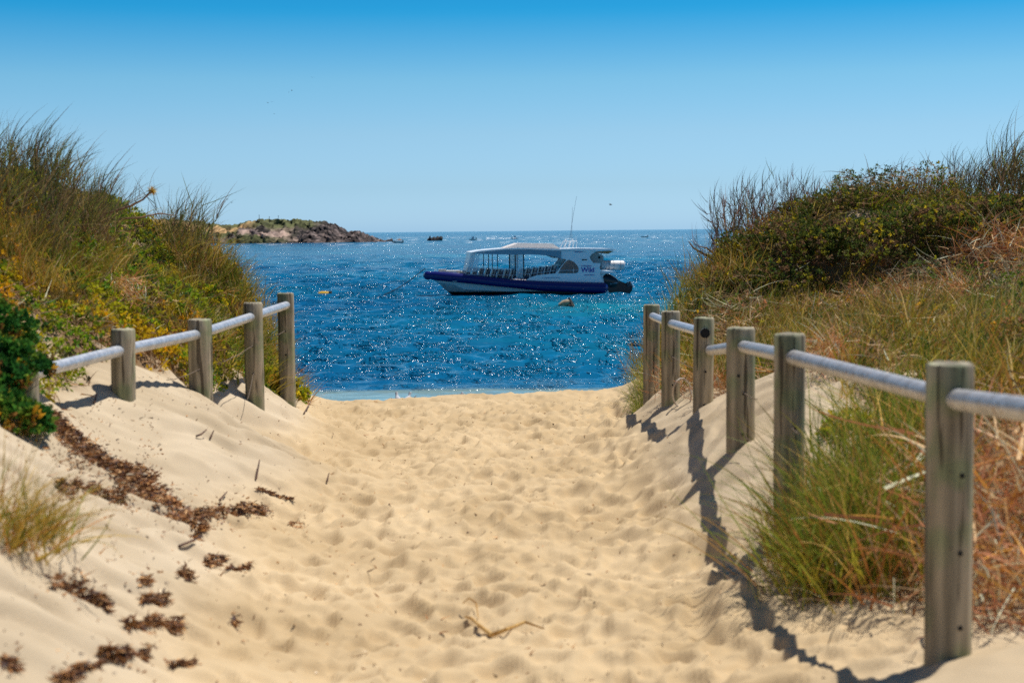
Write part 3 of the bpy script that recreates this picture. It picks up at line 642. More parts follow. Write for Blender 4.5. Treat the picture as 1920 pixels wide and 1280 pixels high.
# radar arch and whips
ar = MB()
for y in (-.6, .6):
    ar.tube([(BX(1195), y, BZ_(458, 1195)), (BX(1222), y, BZ_(402, 1222)), (BX(1308), y, BZ_(402, 1308)), (BX(1300), y, BZ_(458, 1300))], .026, 8)
    ar.tube([(BX(1234), y, BZ_(456, 1234)), (BX(1250), y, BZ_(404, 1250))], .022, 8).tube([(BX(1270), y, BZ_(456, 1270)), (BX(1282), y, BZ_(404, 1282))], .026, 8)
for zx in (1222, 1250, 1282, 1308): ar.tube([(BX(zx), -.6, BZ_(402, zx)), (BX(zx), .6, BZ_(402, zx))], .026, 8)
ar.tube([(BX(1218), -.5, BZ_(402, 1218)), (BX(1218), -.5, BZ_(386, 1218))], .05, 8).tube([(BX(1290), .2, BZ_(402, 1290)), (BX(1290), .2, BZ_(388, 1290))], .05, 8).tube([(BX(1305), -.4, BZ_(402, 1305)), (BX(1305), -.4, BZ_(368, 1305))], .014, 6)
ar.build('antenna_arch', whitep, boat, smooth=True)
for a, b2 in (((1250, 404, -.4), (1311, 35, -.4)), ((1288, 404, .4), (1296, 120, .4))):
    MB().tube([(BX(a[0]), a[2], BZ_(a[1], a[0])), (BX((a[0] + b2[0]) / 2) - .02, a[2], BZ_((a[1] + b2[1]) / 2, a[0])), (BX(b2[0]), b2[2], BZ_(b2[1], b2[0]))], [.012, .009, .006], 6).build('whip_antenna', mat('grey_whip', (.2, .22, .25), .5), boat)
# life raft canister on its shelf
raft = MB(); x0, x1 = BX(1500), BX(1690)
for y in (-.75, ):
    raft.tube([(x0 - .04, y, BZ_(600, 1540)), (x0, y, BZ_(600, 1540)), (x0 + .02, y, BZ_(600, 1540)), (x1 - .06, y, BZ_(600, 1600)), (x1, y, BZ_(600, 1600)), (x1 + .03, y, BZ_(600, 1600))], [.24, .28, .285, .285, .26, .2], 20)
ra = raft.build('life_raft_canister', mat('white_canister', (.74, .70, .68), .4), boat, smooth=True)
for zx in (1560, 1600, 1655): MB().tube([(BX(zx), -.75, BZ_(600, zx)), (BX(zx) + .03, -.75, BZ_(600, zx))], .291, 20).build('strap', mat('grey_strap', (.25, .25, .27), .6), ra)
MB().plate(Q([(1468, 645), (1600, 648), (1612, 664), (1470, 664)]), -1.3, 1.3).tube([(BX(1520), -1.0, BZ_(645)), (BX(1500), -1.0, BZ_(560)), (BX(1498), -1.0, BZ_(492))], .02, 6).tube([(BX(1520), 1.0, BZ_(645)), (BX(1500), 1.0, BZ_(560)), (BX(1498), 1.0, BZ_(492))], .02, 6).build('raft_shelf', whitep, boat)
MB().plate(Q([(1470, 664), (1530, 664), (1505, 690), (1520, 760), (1560, 828), (1480, 828)]), -1.2, 1.2).build('transom', whitep, boat)
MB().plate(Q([(1498, 690), (1590, 700), (1650, 745), (1690, 800), (1680, 832), (1545, 832), (1515, 760)]), -.95, .95).build('engine_bracket', black, boat, bevel=.04)
# three tilted outboards
def outboard(y):
    c = MB()
    ring = [(-.46, .20, .17), (-.38, .33, .25), (-.12, .41, .28), (.2, .38, .28), (.5, .28, .24), (.6, .18, .18)]
    pts_, n = [], 16
    for x, h_, wd in ring:
        for j in range(n):
            a_ = 2 * math.pi * j / n; ca, sa = math.cos(a_), math.sin(a_)
            pts_.append((x, wd * math.copysign(abs(ca) ** .6, ca), h_ * math.copysign(abs(sa) ** .6, sa)))
    c.add(pts_, [(i * n + j, i * n + (j + 1) % n, (i + 1) * n + (j + 1) % n, (i + 1) * n + j) for i in range(len(ring) - 1) for j in range(n)] + [tuple(range(n)), tuple(range((len(ring) - 1) * n, len(ring) * n))])
    e = empty('outboard_motor', (BX(1565), y, BZ_(732, 1560)), parent=boat); e.rotation_euler = (0, R(24), 0)
    c.build('cowl', black, e, smooth=True)
    lg = MB(); lg.plate([(.42, .26), (.9, .19), (1.2, .16), (1.25, .26), (1.5, .22), (1.54, .0), (1.44, -.14), (1.30, -.46), (1.12, -.44), (1.14, -.20), (.9, -.28), (.3, -.40)], -.07, .07)
    lg.build('leg', black, e, bevel=.02)
    MB().tube([(1.42, 0, -.36), (1.42, 0, -.1), (1.42, 0, .26), (1.42, 0, .36)], [.03, .09, .08, .03], 12).build('gearcase', black, e, smooth=True)
    pr = MB()
    for k in range(3):
        a_ = k * 2.094 + y; d = Vector((math.cos(a_), math.sin(a_), 0)); t = Vector((-math.sin(a_), math.cos(a_), 0))
        pr.add([Vector((1.42, 0, .30)) + v for v in (d * .04, d * .12 + t * .08 + Vector((0, 0, .03)), d * .2 + t * .05 + Vector((0, 0, .04)), d * .2 - t * .03, d * .1 - t * .05)], [(0, 1, 2, 3, 4)])
    pr.build('propeller', steel, e)
    MB().plate([(-.15, .412), (.25, .385), (.5, .285), (.52, .30), (.27, .405), (-.15, .432)], -.04, .04).plate([(.6, .19), (1.1, .13), (1.1, .142), (.6, .205)], -.02, .02).build('stripe_and_highlight', steel, e)  # white cowl stripe; the leg strip is a highlight put in as colour
    MB().tube([(.1, -.255, -.12), (.45, -.235, .1)], .03, 6).build('decal', mat('grey_decal', (.3, .42, .5), .4), e)
    return e
e0 = outboard(-.72)
for y in (0, .72):
    c = e0.copy(); COL.objects.link(c); c.location = (BX(1565) + .10 * (y + .72), y, BZ_(732, 1560)); c.rotation_euler = (0, R(24 - 5 * (y + .72)), 0)
    for ch in list(e0.children): d = ch.copy(); COL.objects.link(d); d.parent = c
# lettering
def text(body, size, zx, zy, name='lettering', m_=purple, shear=0.0):
    cu = bpy.data.curves.new(name, 'FONT'); cu.body = body; cu.size = size; cu.extrude = .004; cu.materials.append(m_); cu.align_x = 'CENTER'; cu.shear = shear
    if body == 'Wild': cu.offset = .008
    o_ = bpy.data.objects.new(name, cu); COL.objects.link(o_); o_.parent = boat
    bpy.context.view_layer.update()
    me = bpy.data.meshes.new_from_object(o_.evaluated_get(bpy.context.evaluated_depsgraph_get())); bpy.data.objects.remove(o_)
    link(name, me, boat, (BX(zx), -1.595, BZ_(zy, zx)), (math.pi / 2, 0, 0))
text('Wild', .40, 1372, 652); text('rockingham', .135, 1360, 607); text('encounters', .135, 1385, 680)
text('rockinghamwildencounters', .10, 1075, 700, m_=mat('faint_lettering', (.25, .40, .62), .5))
text('Rockingham', .10, 1300, 492)
# registration strip on the bow tube
MB().box((BX(305), -beam(BX(305)) - .262, BZ_(724, 305)), (.36, .012, .05), Matrix.Rotation(R(9), 3, 'Z')).build('registration_plate', greyp, boat)

# mooring line, buoys, far craft
a_ = at(797, 503, 85.8); b_ = at(680, 554, 84.0); b_.z = -.15
P = [a_.lerp(b_, t) - Vector((0, 0, .35 * math.sin(math.pi * t))) for t in np.linspace(0, 1, 14)]
tag(MB().tube(P, .024, 6).build('mooring_line', mat('wet_rope', (.03, .035, .035), .8)), 'dark mooring line sloping from the tour boat bow into the water', 'rope')
q = at(609, 551, 87.5); e = empty('mooring_buoy', (q.x, q.y, 0)); tag(e, 'small yellow barrel buoy floating left of the tour boat', 'buoy')
MB().tube([(-.36, 0, -.02), (-.30, 0, .04), (-.22, 0, .06), (.28, 0, .06), (.34, 0, .05)], [.08, .19, .22, .20, .13], 14).build('float', noise_mat('yellow_float', (.75, .42, .02), (.62, .38, .05), 4, .45), e, smooth=True)
MB().tube([(.26, 0, .07), (.42, 0, .07)], .215, 14).build('end_cap', blackm, e); MB().tube([(-.42, 0, -.0), (-.3, 0, .0)], [.08, .17], 10).build('end_cap', blackm, e)
q = at(1061, 574, 72.5); e = empty('mooring_buoy', (q.x, q.y, 0)); tag(e, 'tilted weedy cone buoy in turquoise water below the boat motors', 'buoy')
MB().tube([(-.34, 0, -.06), (-.30, 0, .02), (-.1, 0, .12), (.12, 0, .2), (.24, 0, .26)], [.06, .13, .19, .17, .08], 12).build('float', noise_mat('weedy_float', (.28, .20, .12), (.45, .36, .22), 5, .7), e, smooth=True)
MB().tube([(.05, 0, -.05), (.30, 0, .05), (.2, 0, .3), (.17, 0, .44)], [.2, .2, .09, .03], 8).build('weed_growth', noise_mat('weed_growth', (.02, .02, .02), (.07, .055, .04), 9, .8), e)
def skiff(px, py, Y, ln, label, crew, hullc=(.02, .025, .03), top=None, flip=1):
    q = at(px, py, Y); e = empty('small_boat', (q.x, q.y, 0)); tag(e, label, 'boat')
    V = []; st_ = [(-.5, .02, .55, .55), (-.35, .30, .42, .1), (0, .38, .36, -.1), (.42, .36, .36, -.1), (.5, .33, .36, -.05)]
    for x, b2, g_, k2 in st_: V += [(x * ln * flip, -b2 * ln * .42, g_ * ln * .28), (x * ln * flip, 0, k2 * ln * .2 - .05), (x * ln * flip, b2 * ln * .42, g_ * ln * .28)]
    MB().add(V, [(i * 3 + j, i * 3 + j + 1, i * 3 + 4 + j, i * 3 + 3 + j) for i in range(4) for j in range(2)] + [(12, 13, 14)] + [(i * 3, i * 3 + 2, i * 3 + 5, i * 3 + 3) for i in range(4)]).build('hull', mat('far_hull', hullc, .5), e)
    MB().box((.53 * ln * flip, 0, .42), (.3, .3, .75)).box((.50 * ln * flip, 0, .85), (.45, .4, .35)).build('outboard_motor', mat('far_motor', (.02, .02, .02), .5), e, bevel=.05)
    if top: MB().plate([(-.15 * ln * flip, .4), (-.08 * ln * flip, 1.5), (.2 * ln * flip, 1.5), (.22 * ln * flip, .4)], -.6, .6).build('cabin', mat('far_cabin', top, .5), e, bevel=.05)
    return e
skiff(745, 455, 515, 3.9, 'small dark dinghy moored between the headland tip and the sea rock', 0)
skiff(886, 450, 640, 3.2, 'small pale motor boat far off, just right of the sea rock', 1, (.2, .2, .2), (.6, .6, .6))
skiff(966, 448, 700, 3.0, 'tiny white motor boat far off at the head of a long wake', 1, (.6, .6, .6), (.7, .7, .7), -1)
skiff(1208, 445, 720, 3.4, 'tiny dark boat on the horizon right of the tour boat', 0)
a_ = at(912, 448, 690); wk = MB()
V = []; rnd = random.Random(5)
for i in range(24): V += [(a_.x + i * .62, 690 - .6 - 1.6 * (1 - i / 24) - rnd.random() * .5, .32), (a_.x + i * .62, 690 + .6 + 1.6 * (1 - i / 24) + rnd.random() * .5, .32 + rnd.random() * .25)]
wk.add(V, [(i * 2, i * 2 + 2, i * 2 + 3, i * 2 + 1) for i in range(23)])
tag(wk.build('foam_wake', mat('foam', (.85, .87, .88), .7)), kind='stuff')

# ------------------------------------------------------------------ birds
def loft_cols(o, fn):
    me = o.data; a = me.attributes.new('Col', 'FLOAT_COLOR', 'POINT'); c = []
    for v in me.vertices: c += [*fn(v.co), 1]
    a.data.foreach_set('color', c)
def gull(px, py, Y, face, label):
    q = at(px, py, Y); e = empty('gull', (q.x, Y, g1(q.x, Y)), rz=face); tag(e, label, 'gull', 'gulls resting at the water edge')
    P = [(-.20, 0, .155), (-.12, 0, .17), (-.02, 0, .185), (.07, 0, .21), (.115, 0, .26), (.13, 0, .30), (.145, 0, .325), (.17, 0, .325), (.185, 0, .322)]
    b_ = MB().tube(P, [.012, .045, .07, .062, .036, .030, .035, .026, .010], 12).build('body', M['plain'], e, smooth=True)
    loft_cols(b_, lambda c: (.46, .48, .50))
    wgm = mat('grey_wing', (.32, .35, .40), .6)
    for s_ in (-1, 1): MB().tube([(.06, .055 * s_, .21), (-.04, .066 * s_, .205), (-.14, .045 * s_, .185), (-.24, .015 * s_, .165)], [.02, .042, .034, .006], 8, sy=.45).build('wing', wgm, e, smooth=True)
    MB().tube([(.18, 0, .322), (.22, 0, .312)], [.009, .002], 6).build('beak', mat('red_beak', (.4, .05, .02), .5), e)
    for s_ in (-1, 1): MB().tube([(.0, .022 * s_, .13), (.0, .022 * s_, .0)], .004, 5).build('leg', mat('red_leg', (.4, .05, .02), .5), e)
gull(747, 750, 31.0, R(110), 'white gull standing upright at the water edge, leftmost of the three')
gull(763, 750, 31.2, R(65), 'grey backed gull at the water edge, middle of the three')
gull(862, 750, 30.6, R(70), 'gull of which only the head shows over the sand crest')
def bird(px, py, Y, span, rz, label, group=None):
    q = at(px, py, Y); m_ = mat('dark_plumage', (.02, .025, .03), .8)
    mb = MB(); s_ = span
    mb.tube([(-.22 * s_, 0, 0), (-.08 * s_, 0, 0), (.06 * s_, 0, .005), (.2 * s_, 0, 0)], [.01 * s_, .05 * s_, .05 * s_, .012 * s_], 8)
    for k in (-1, 1):
        mb.add([(.1 * s_, k * .03 * s_, .01), (-.06 * s_, k * .03 * s_, .01), (-.09 * s_, k * .26 * s_, .12 * s_), (.07 * s_, k * .26 * s_, .13 * s_), (-.14 * s_, k * .5 * s_, .05 * s_)], [(0, 1, 2, 3), (3, 2, 4)])
    tag(mb.build('seabird', m_, loc=q, rot=(R(8), 0, rz)), label, 'bird', group)
G_ = 'seabirds gliding in a loose line'
bird(1145, 384, 150, .85, R(20), 'dark seabird flying low above the horizon, right of the boat antennas')
bird(502, 193, 260, .75, R(60), 'leftmost dark seabird high in the sky, level with its close neighbour', G_)
bird(510, 191.5, 260, .75, R(110), 'dark seabird high in the sky, right one of the leftmost pair', G_)
bird(541.5, 173, 270, .6, R(80), 'dark seabird high in the sky, lower one of the middle pair', G_)
bird(547, 170, 270, .75, R(30), 'dark seabird high in the sky, upper one of the middle pair', G_)
bird(586, 146, 265, .75, R(100), 'highest dark seabird, alone at the upper right of the line', G_)
bird(514, 214, 280, .6, R(130), 'lowest dark seabird in the line, alone below the others', G_)
bird(426, 374, 120, .45, R(60), 'tiny bird just above the left dune grass, left one of two', 'birds over the left dune')
bird(434.5, 380, 120, .45, R(70), 'tiny bird just above the left dune grass, lower right one of two', 'birds over the left dune')
# ------------------------------------------------------------------ plants
def unit(v): return v / (np.linalg.norm(v, axis=-1, keepdims=True) + 1e-9)
def leaves(P, Dr, Ln, wd, c, g, fold=.25):
    """one folded kite per leaf; P base, Dr direction, Ln length"""
    n = len(P); r = unit(g.normal(size=(n, 3))); sd_ = unit(np.cross(Dr, r)); nm = np.cross(sd_, Dr)
    Ln = Ln[:, None]; mid = P + Dr * Ln * .55
    a_ = mid + sd_ * Ln * wd + nm * Ln * fold * .4; b_ = mid - sd_ * Ln * wd + nm * Ln * fold * .4
    V = np.stack([P, a_, P + Dr * Ln, b_], 1).reshape(-1, 3)
    return V, np.arange(n * 4).reshape(n, 4), np.repeat(c, 4, 0)
def blades(P, Dr, Ln, w0, bend, c0, c1, g, ns=5, wind=(0, 0), droop=.0):
    """curved tapering strips. bend (n,3): added to the direction along the blade"""
    n = len(P); seg = (Ln / ns)[:, None]; pos = P.copy(); d = Dr.copy()
    sd_ = unit(np.cross(Dr, unit(g.normal(size=(n, 3)) + np.array([0, 0, .01]))))
    Vs = []; Cs = []
    wv = np.array([wind[0], wind[1], -droop])
    for k in range(ns + 1):
        t = k / ns; wk = (w0 * (1 - t ** 1.6) * .5)[:, None] + .0002
        Vs += [pos + sd_ * wk, pos - sd_ * wk]; cc_ = c0 * (1 - t) + c1 * t; Cs += [cc_, cc_]
        pos = pos + d * seg; d = unit(d + (bend + wv) / ns * (0.4 + 1.2 * t))
    V = np.stack(Vs, 1).reshape(-1, 3); C = np.stack(Cs, 1).reshape(-1, 3); m_ = 2 * (ns + 1)
    q = np.arange(n)[:, None] * m_ + (np.arange(ns) * 2)[None]
    q = q.ravel(); Fq = np.stack([q, q + 1, q + 3, q + 2], 1)
    return V, Fq, C
def pickn(g, t, pal, jit=.14):
    """palette choice that follows a noise value, so neighbours share a colour"""
    pal = np.array(pal, float); c = np.cumsum(pal[:, 3]) / pal[:, 3].sum()
    r = np.argsort(np.argsort(t)) / len(t); r = (r + g.normal(0, .07, len(t))) % 1.0
    k = np.minimum(np.searchsorted(c, r), len(pal) - 1)
    return np.minimum(pal[k, :3] * 1.8, .72) * (1 + g.normal(0, jit, (len(t), 1))).clip(.5, 1.6)
def join(parts):
    o = 0; Vs = []; Fs = []; Cs = []
    for V, Fq, C in parts: Vs.append(V); Fs.append(Fq + o); Cs.append(C); o += len(V)
    return np.concatenate(Vs), np.concatenate(Fs), np.concatenate(Cs)
def pick(g, n, pal, jit=.18):
    pal = np.array(pal, float); pal = pal.copy(); pal[:, :3] = np.minimum(pal[:, :3] * 1.8, .72); k = g.choice(len(pal), n, p=pal[:, 3] / pal[:, 3].sum())
    return pal[k, :3] * (1 + g.normal(0, jit, (n, 1))).clip(.5, 1.6)
GREENS = [(.27, .26, .010, 6), (.12, .20, .012, 3), (.38, .29, .010, 3), (.05, .085, .016, 2), (.24, .16, .018, .5), (.34, .26, .012, .6), (.16, .14, .02, 2.0), (.11, .075, .03, 1.2)]
BROWNS = [(.26, .155, .075, 3), (.40, .27, .15, 2.2), (.15, .085, .045, 3), (.52, .40, .27, .8), (.30, .14, .035, 1)]

def lump(X, Y):
    a_ = fbm(X * 2.4, Y * 2.0, 3, 201); b_ = fbm(X * 6, Y * 5, 2, 203)
    return .03 + (.34 * sstep(.38, .78, a_) + .12 * (b_ - .3)) * np.where(np.asarray(X) < 0, .55, 1.0)
def scatter(g, n, x0, x1, y0, y1, thr=.25, dens=None):
    X = g.uniform(x0, x1, n * 2); Y = g.uniform(y0, y1, n * 2); m_ = vegmask(X, Y)
    k = (m_ > thr) & (g.random(n * 2) < m_)
    if dens is not None: k &= g.random(n * 2) < dens(X, Y)
    return X[k][:n], Y[k][:n]
def cover(name, seed, n, x0, x1, y0, y1, dens=None, size=(.017, .040), pal=GREENS, patch=None):
    g = np.random.default_rng(seed); X, Y = scatter(g, n, x0, x1, y0, y1, dens=dens); n = len(X)
    H = lump(X, Y) * sstep(.2, .9, vegmask(X, Y)); z = gz(X, Y) + H * g.random(n) ** .35 + .004
    ax_ = unit(np.stack([g.normal(.12, .5, n), g.normal(-.25, .5, n), g.uniform(.4, 1, n)], 1))
    pc = pickn(g, fbm(X * 3.2, Y * 2.6, 4, seed + 9, .65), pal); pt = fbm(X * 2.1, Y * 1.6, 3, seed + 5)
    k = (pt > .56)[:, None]; pc = np.where(k, pc * np.array([1.35, .95, .8]), pc)
    k = (pt < .42)[:, None]; pc = np.where(k, pc * np.array([.62, .85, 1.0]), pc)
    nl = 8; P = np.repeat(np.stack([X, Y, z], 1), nl, 0) + g.normal(0, .007, (n * nl, 3))
    d = unit(np.repeat(ax_, nl, 0) * .6 + g.normal(0, .62, (n * nl, 3)))
    C = np.repeat(pc, nl, 0) * (1 + g.normal(0, .16, (n * nl, 1))).clip(.5, 1.5)
    parts = [leaves(P, d, g.uniform(*size, n * nl), .27, C, g)]
    # short woody stems carrying the rosettes
    q = g.random(n) < .5; Pb = np.stack([X, Y, gz(X, Y)], 1)[q]; Pt = np.stack([X, Y, z], 1)[q]; dd = Pt - Pb + g.normal(0, .02, Pt.shape)
    ln = np.linalg.norm(dd, axis=1); bc = pick(g, len(ln), BROWNS)
    parts.append(blades(Pb, unit(dd + 1e-6), ln, np.full(len(ln), .005), g.normal(0, .3, (len(ln), 3)), bc, bc, g, 2))
    V, Fq, C = join(parts)
    return tag(link(name, mesh_np(name, V, Fq, M['leaf'], C)), kind='stuff')
def litter_of(name, seed, n, x0, x1, y0, y1, dens=None, ln=(.05, .2), lift=.9, pal=BROWNS, wd=(.003, .008)):
    g = np.random.default_rng(seed); X, Y = scatter(g, n, x0, x1, y0, y1, thr=.12, dens=dens); n = len(X)
    z = gz(X, Y) + (lump(X, Y) * sstep(.2, .9, vegmask(X, Y))) * g.random(n) ** .5 * lift + .004
    d = unit(np.stack([g.normal(0, 1, n), g.normal(0, 1, n), g.normal(.15, .45, n)], 1)); c = pick(g, n, pal)
    V, Fq, C = blades(np.stack([X, Y, z], 1), d, g.uniform(*ln, n), g.uniform(*wd, n), g.normal(0, 1.0, (n, 3)), c, c * 1.15, g, 4)
    return tag(link(name, mesh_np(name, V, Fq, M['dry'], C)), kind='stuff')
def grass_of(name, seed, n, x0, x1, y0, y1, dens=None, ln=(.14, .40), pal=None):
    g = np.random.default_rng(seed); nt_ = n // 14; X, Y = scatter(g, nt_, x0, x1, y0, y1, thr=.1, dens=dens); nt_ = len(X)
    X = np.repeat(X, 14) + g.normal(0, .035, nt_ * 14); Y = np.repeat(Y, 14) + g.normal(0, .035, nt_ * 14); n = len(X)
    z = gz(X, Y) - .01
    lean = np.repeat(g.normal(0, .45, (nt_, 2)), 14, 0)
    d = unit(np.stack([lean[:, 0] + g.normal(.2, .4, n), lean[:, 1] + g.normal(-.05, .4, n), np.ones(n)], 1))
    pal = pal or [(.14, .18, .012, 4), (.28, .24, .018, 4), (.42, .32, .08, 1.8), (.06, .11, .014, 3), (.34, .18, .05, 1.8)]
    c = np.repeat(pick(g, nt_, pal, .1), 14, 0) * (1 + g.normal(0, .2, (n, 1))).clip(.5, 1.5)
    V, Fq, C = blades(np.stack([X, Y, z], 1), d, g.uniform(*ln, n), g.uniform(.004, .0095, n), unit(g.normal(0, 1, (n, 3))) * 1.0, c * np.array([1.15, .95, .9]), c, g, 5, wind=(.5, 0), droop=.7)
    return tag(link(name, mesh_np(name, V, Fq, M['blade'], C)), kind='stuff')

dleafL = lambda X, Y: np.where((Y < 9.2) & (X > -2.85), .42, 1.0) * (.42 + .9 * sstep(.34, .52, fbm(X * 2.2, Y * 2.2, 3, 301)))
cover('leafy_ground_cover', 21, 25000, -4.3, -1.75, 5.6, 14.9, dleafL)
litter_of('dry_plant_litter', 22, 9000, -4.2, -1.75, 5.2, 14.5, lambda X, Y: .35 + .9 * (fbm(X * 1.6, Y * 1.6, 3, 303) > .5))
grass_of('dune_grass', 23, 5200, -3.8, -1.75, 10.0, 14.3, lambda X, Y: .15 + .8 * sstep(-2.9, -2.2, X))
hill = lambda X, Y: sstep(.0, .25, (gz(X, Y) - CZ) + .78)
dleafR = lambda X, Y: (.28 + .8 * hill(X, Y)) * (.25 + sstep(.40, .56, fbm(X * 1.4, Y * 1.4, 3, 305)))
cover('leafy_ground_cover', 31, 22000, 1.3, 6.6, 7.5, 15.8, dleafR, (.012, .030),
      [(.14, .14, .014, 3), (.06, .10, .016, 2.5), (.24, .20, .015, 2), (.04, .06, .016, 3), (.36, .26, .014, .5), (.15, .085, .04, 3.2), (.24, .15, .08, 2.2), (.10, .09, .025, 3)])
litter_of('dry_plant_litter', 32, 26000, 1.25, 6.4, 3.6, 15.6, lambda X, Y: .25 + .9 * (fbm(X * 1.3, Y * 1.3, 3, 307) > .47), (.06, .28))
grass_of('dune_grass', 33, 20000, 1.2, 6.0, 6.5, 14.6, lambda X, Y: (1.0 - .72 * hill(X, Y)) * (.25 + .9 * sstep(.36, .55, fbm(X * 1.1, Y * 1.3, 3, 309))))
litter_of('straw_mat', 34, 5500, 1.35, 5.4, 8.0, 13.5, lambda X, Y: sstep(.5, .6, fbm(X * .9 + 4, Y * .9, 3, 311)) * 1.0, (.10, .34), 1.0, [(.50, .38, .24, 2), (.42, .30, .17, 2), (.34, .20, .10, 1.5)])

# --- tussocks: a few kinds, copied
def tuss(kind, seed):
    g = np.random.default_rng(seed)
    if kind == 'wispy':      # dark stems fanning into fine blades, leaning with the wind
        ns_ = 13; sb = np.stack([g.normal(0, .09, ns_), g.normal(0, .09, ns_), np.full(ns_, -.02)], 1)
        sdn = unit(np.stack([g.normal(.12, .28, ns_), g.normal(0, .25, ns_), np.ones(ns_)], 1)); sl = g.uniform(.18, .42, ns_)
        c0 = pick(g, ns_, [(.20, .11, .04, 2), (.12, .07, .04, 2), (.13, .12, .03, 2)])
        parts = [blades(sb, sdn, sl, np.full(ns_, .008), g.normal(0, .35, (ns_, 3)), c0, c0, g, 4)]
        k = 9; f = g.uniform(.35, 1.0, (ns_ * k, 1)); P = np.repeat(sb, k, 0) + np.repeat(sdn * sl[:, None], k, 0) * f
        d = unit(np.repeat(sdn, k, 0) + g.normal(0, .30, (ns_ * k, 3)))
        c = pick(g, ns_ * k, [(.065, .07, .035, 3), (.13, .08, .05, 2), (.13, .14, .03, 3), (.26, .18, .07, 2)])
        parts.append(blades(P, d, g.uniform(.14, .40, ns_ * k), np.full(ns_ * k, .0052), g.normal(0, .35, (ns_ * k, 3)), c, c * .8, g, 6, wind=(1.0, 0), droop=.25))
        n = 50; P = np.stack([g.normal(0, .11, n), g.normal(0, .11, n), np.full(n, -.02)], 1); c = pick(g, n, BROWNS)
        parts.append(blades(P, unit(np.stack([g.normal(0, .6, n), g.normal(0, .6, n), np.ones(n)], 1)), g.uniform(.08, .26, n), np.full(n, .005), g.normal(0, .7, (n, 3)), c, c, g, 4, droop=.5))
    elif kind == 'stiff':    # reddish brown branching stems
        ns_ = 11; sb = np.stack([g.normal(0, .10, ns_), g.normal(0, .08, ns_), np.full(ns_, -.02)], 1)
        sdn = unit(np.stack([g.normal(-.05, .33, ns_), g.normal(0, .2, ns_), np.ones(ns_)], 1)); sl = g.uniform(.28, .55, ns_)
        c0 = pick(g, ns_, [(.16, .065, .05, 3), (.11, .06, .05, 2), (.26, .14, .05, 1)])
        bd = np.stack([g.normal(.2, .5, ns_), g.normal(0, .3, ns_), np.full(ns_, .3)], 1)
        parts = [blades(sb, sdn, sl, np.full(ns_, .010), bd, c0, c0 * .8, g, 5)]
        k = 8; f = g.uniform(.3, 1.0, (ns_ * k, 1)); P = np.repeat(sb, k, 0) + np.repeat(sdn * sl[:, None], k, 0) * f + np.repeat(bd * sl[:, None] * .25, k, 0) * f ** 2
        d = unit(np.repeat(sdn, k, 0) + g.normal(0, .36, (ns_ * k, 3)))
        c = pick(g, ns_ * k, [(.07, .05, .05, 3), (.14, .07, .05, 2), (.08, .09, .035, 2)])
        parts.append(blades(P, d, g.uniform(.10, .28, ns_ * k), np.full(ns_ * k, .0058), np.stack([g.normal(0, .5, ns_ * k), g.normal(0, .4, ns_ * k), np.full(ns_ * k, .5)], 1), c, c * .8, g, 5, wind=(.55, 0)))
    elif kind == 'lush':     # green foreground tussock with long blades
        n = 430; r = .15; P = np.stack([g.normal(0, r, n), g.normal(0, r, n), np.full(n, -.03)], 1)
        d = unit(np.stack([g.normal(-.12, .42, n), g.normal(-.05, .38, n), np.ones(n)], 1))
        c = pick(g, n, [(.11, .17, .02, 4), (.19, .21, .025, 3), (.06, .11, .02, 2), (.36, .28, .09, 1.2), (.30, .17, .05, .8)], .15)
        parts = [blades(P, d, g.uniform(.30, .78, n), g.uniform(.0045, .0095, n), g.normal(0, .45, (n, 3)), c * np.array([1.5, 1.0, .9]), c, g, 8, wind=(-.15, 0), droop=.75)]
        n = 150; P = np.stack([g.normal(0, .16, n), g.normal(0, .14, n), np.full(n, -.01)], 1); c = pick(g, n, BROWNS)
        parts.append(blades(P, unit(np.stack([g.normal(0, .9, n), g.normal(0, .9, n), np.ones(n) * .7], 1)), g.uniform(.12, .36, n), np.full(n, .004), g.normal(0, .8, (n, 3)), c, c * 1.2, g, 5, droop=.9))
    elif kind == 'green':    # soft mid-size green and straw tuft
        n = 110; P = np.stack([g.normal(0, .07, n), g.normal(0, .07, n), np.full(n, -.02)], 1)
        d = unit(np.stack([g.normal(.15, .42, n), g.normal(0, .38, n), np.ones(n)], 1))
        c = pick(g, n, [(.13, .17, .025, 3), (.22, .21, .04, 3), (.07, .11, .03, 2), (.40, .31, .13, 2)], .15)
        parts = [blades(P, d, g.uniform(.18, .46, n), g.uniform(.003, .0065, n), g.normal(0, .5, (n, 3)), c, c * .95, g, 6, wind=(.5, 0), droop=.6)]
    elif kind == 'gold':     # dense golden green grass
        n = 230; P = np.stack([g.normal(0, .10, n), g.normal(0, .10, n), np.full(n, -.02)], 1)
        d = unit(np.stack([g.normal(.05, .5, n), g.normal(-.1, .42, n), np.ones(n)], 1))
        c = pick(g, n, [(.19, .14, .018, 3), (.28, .19, .035, 3), (.10, .11, .018, 3), (.38, .28, .12, 1), (.28, .12, .025, 1.5)], .15)
        parts = [blades(P, d, g.uniform(.16, .46, n), g.uniform(.003, .008, n), g.normal(0, .6, (n, 3)), c, c * .95, g, 6, wind=(.2, 0), droop=.9)]
    elif kind == 'dead':     # tangled dead stalks
        n = 380; P = np.stack([g.normal(0, .20, n), g.normal(0, .20, n), g.uniform(0, .42, n)], 1)
        d = unit(g.normal(0, 1, (n, 3)) + np.array([0, 0, .2])); c = pick(g, n, [(.36, .16, .08, 3), (.50, .27, .14, 3), (.24, .10, .03, 2), (.60, .42, .28, 1), (.46, .20, .04, 1)])
        parts = [blades(P, d, g.uniform(.12, .45, n), g.uniform(.004, .013, n), g.normal(0, .6, (n, 3)), c, c, g, 5, droop=.3)]
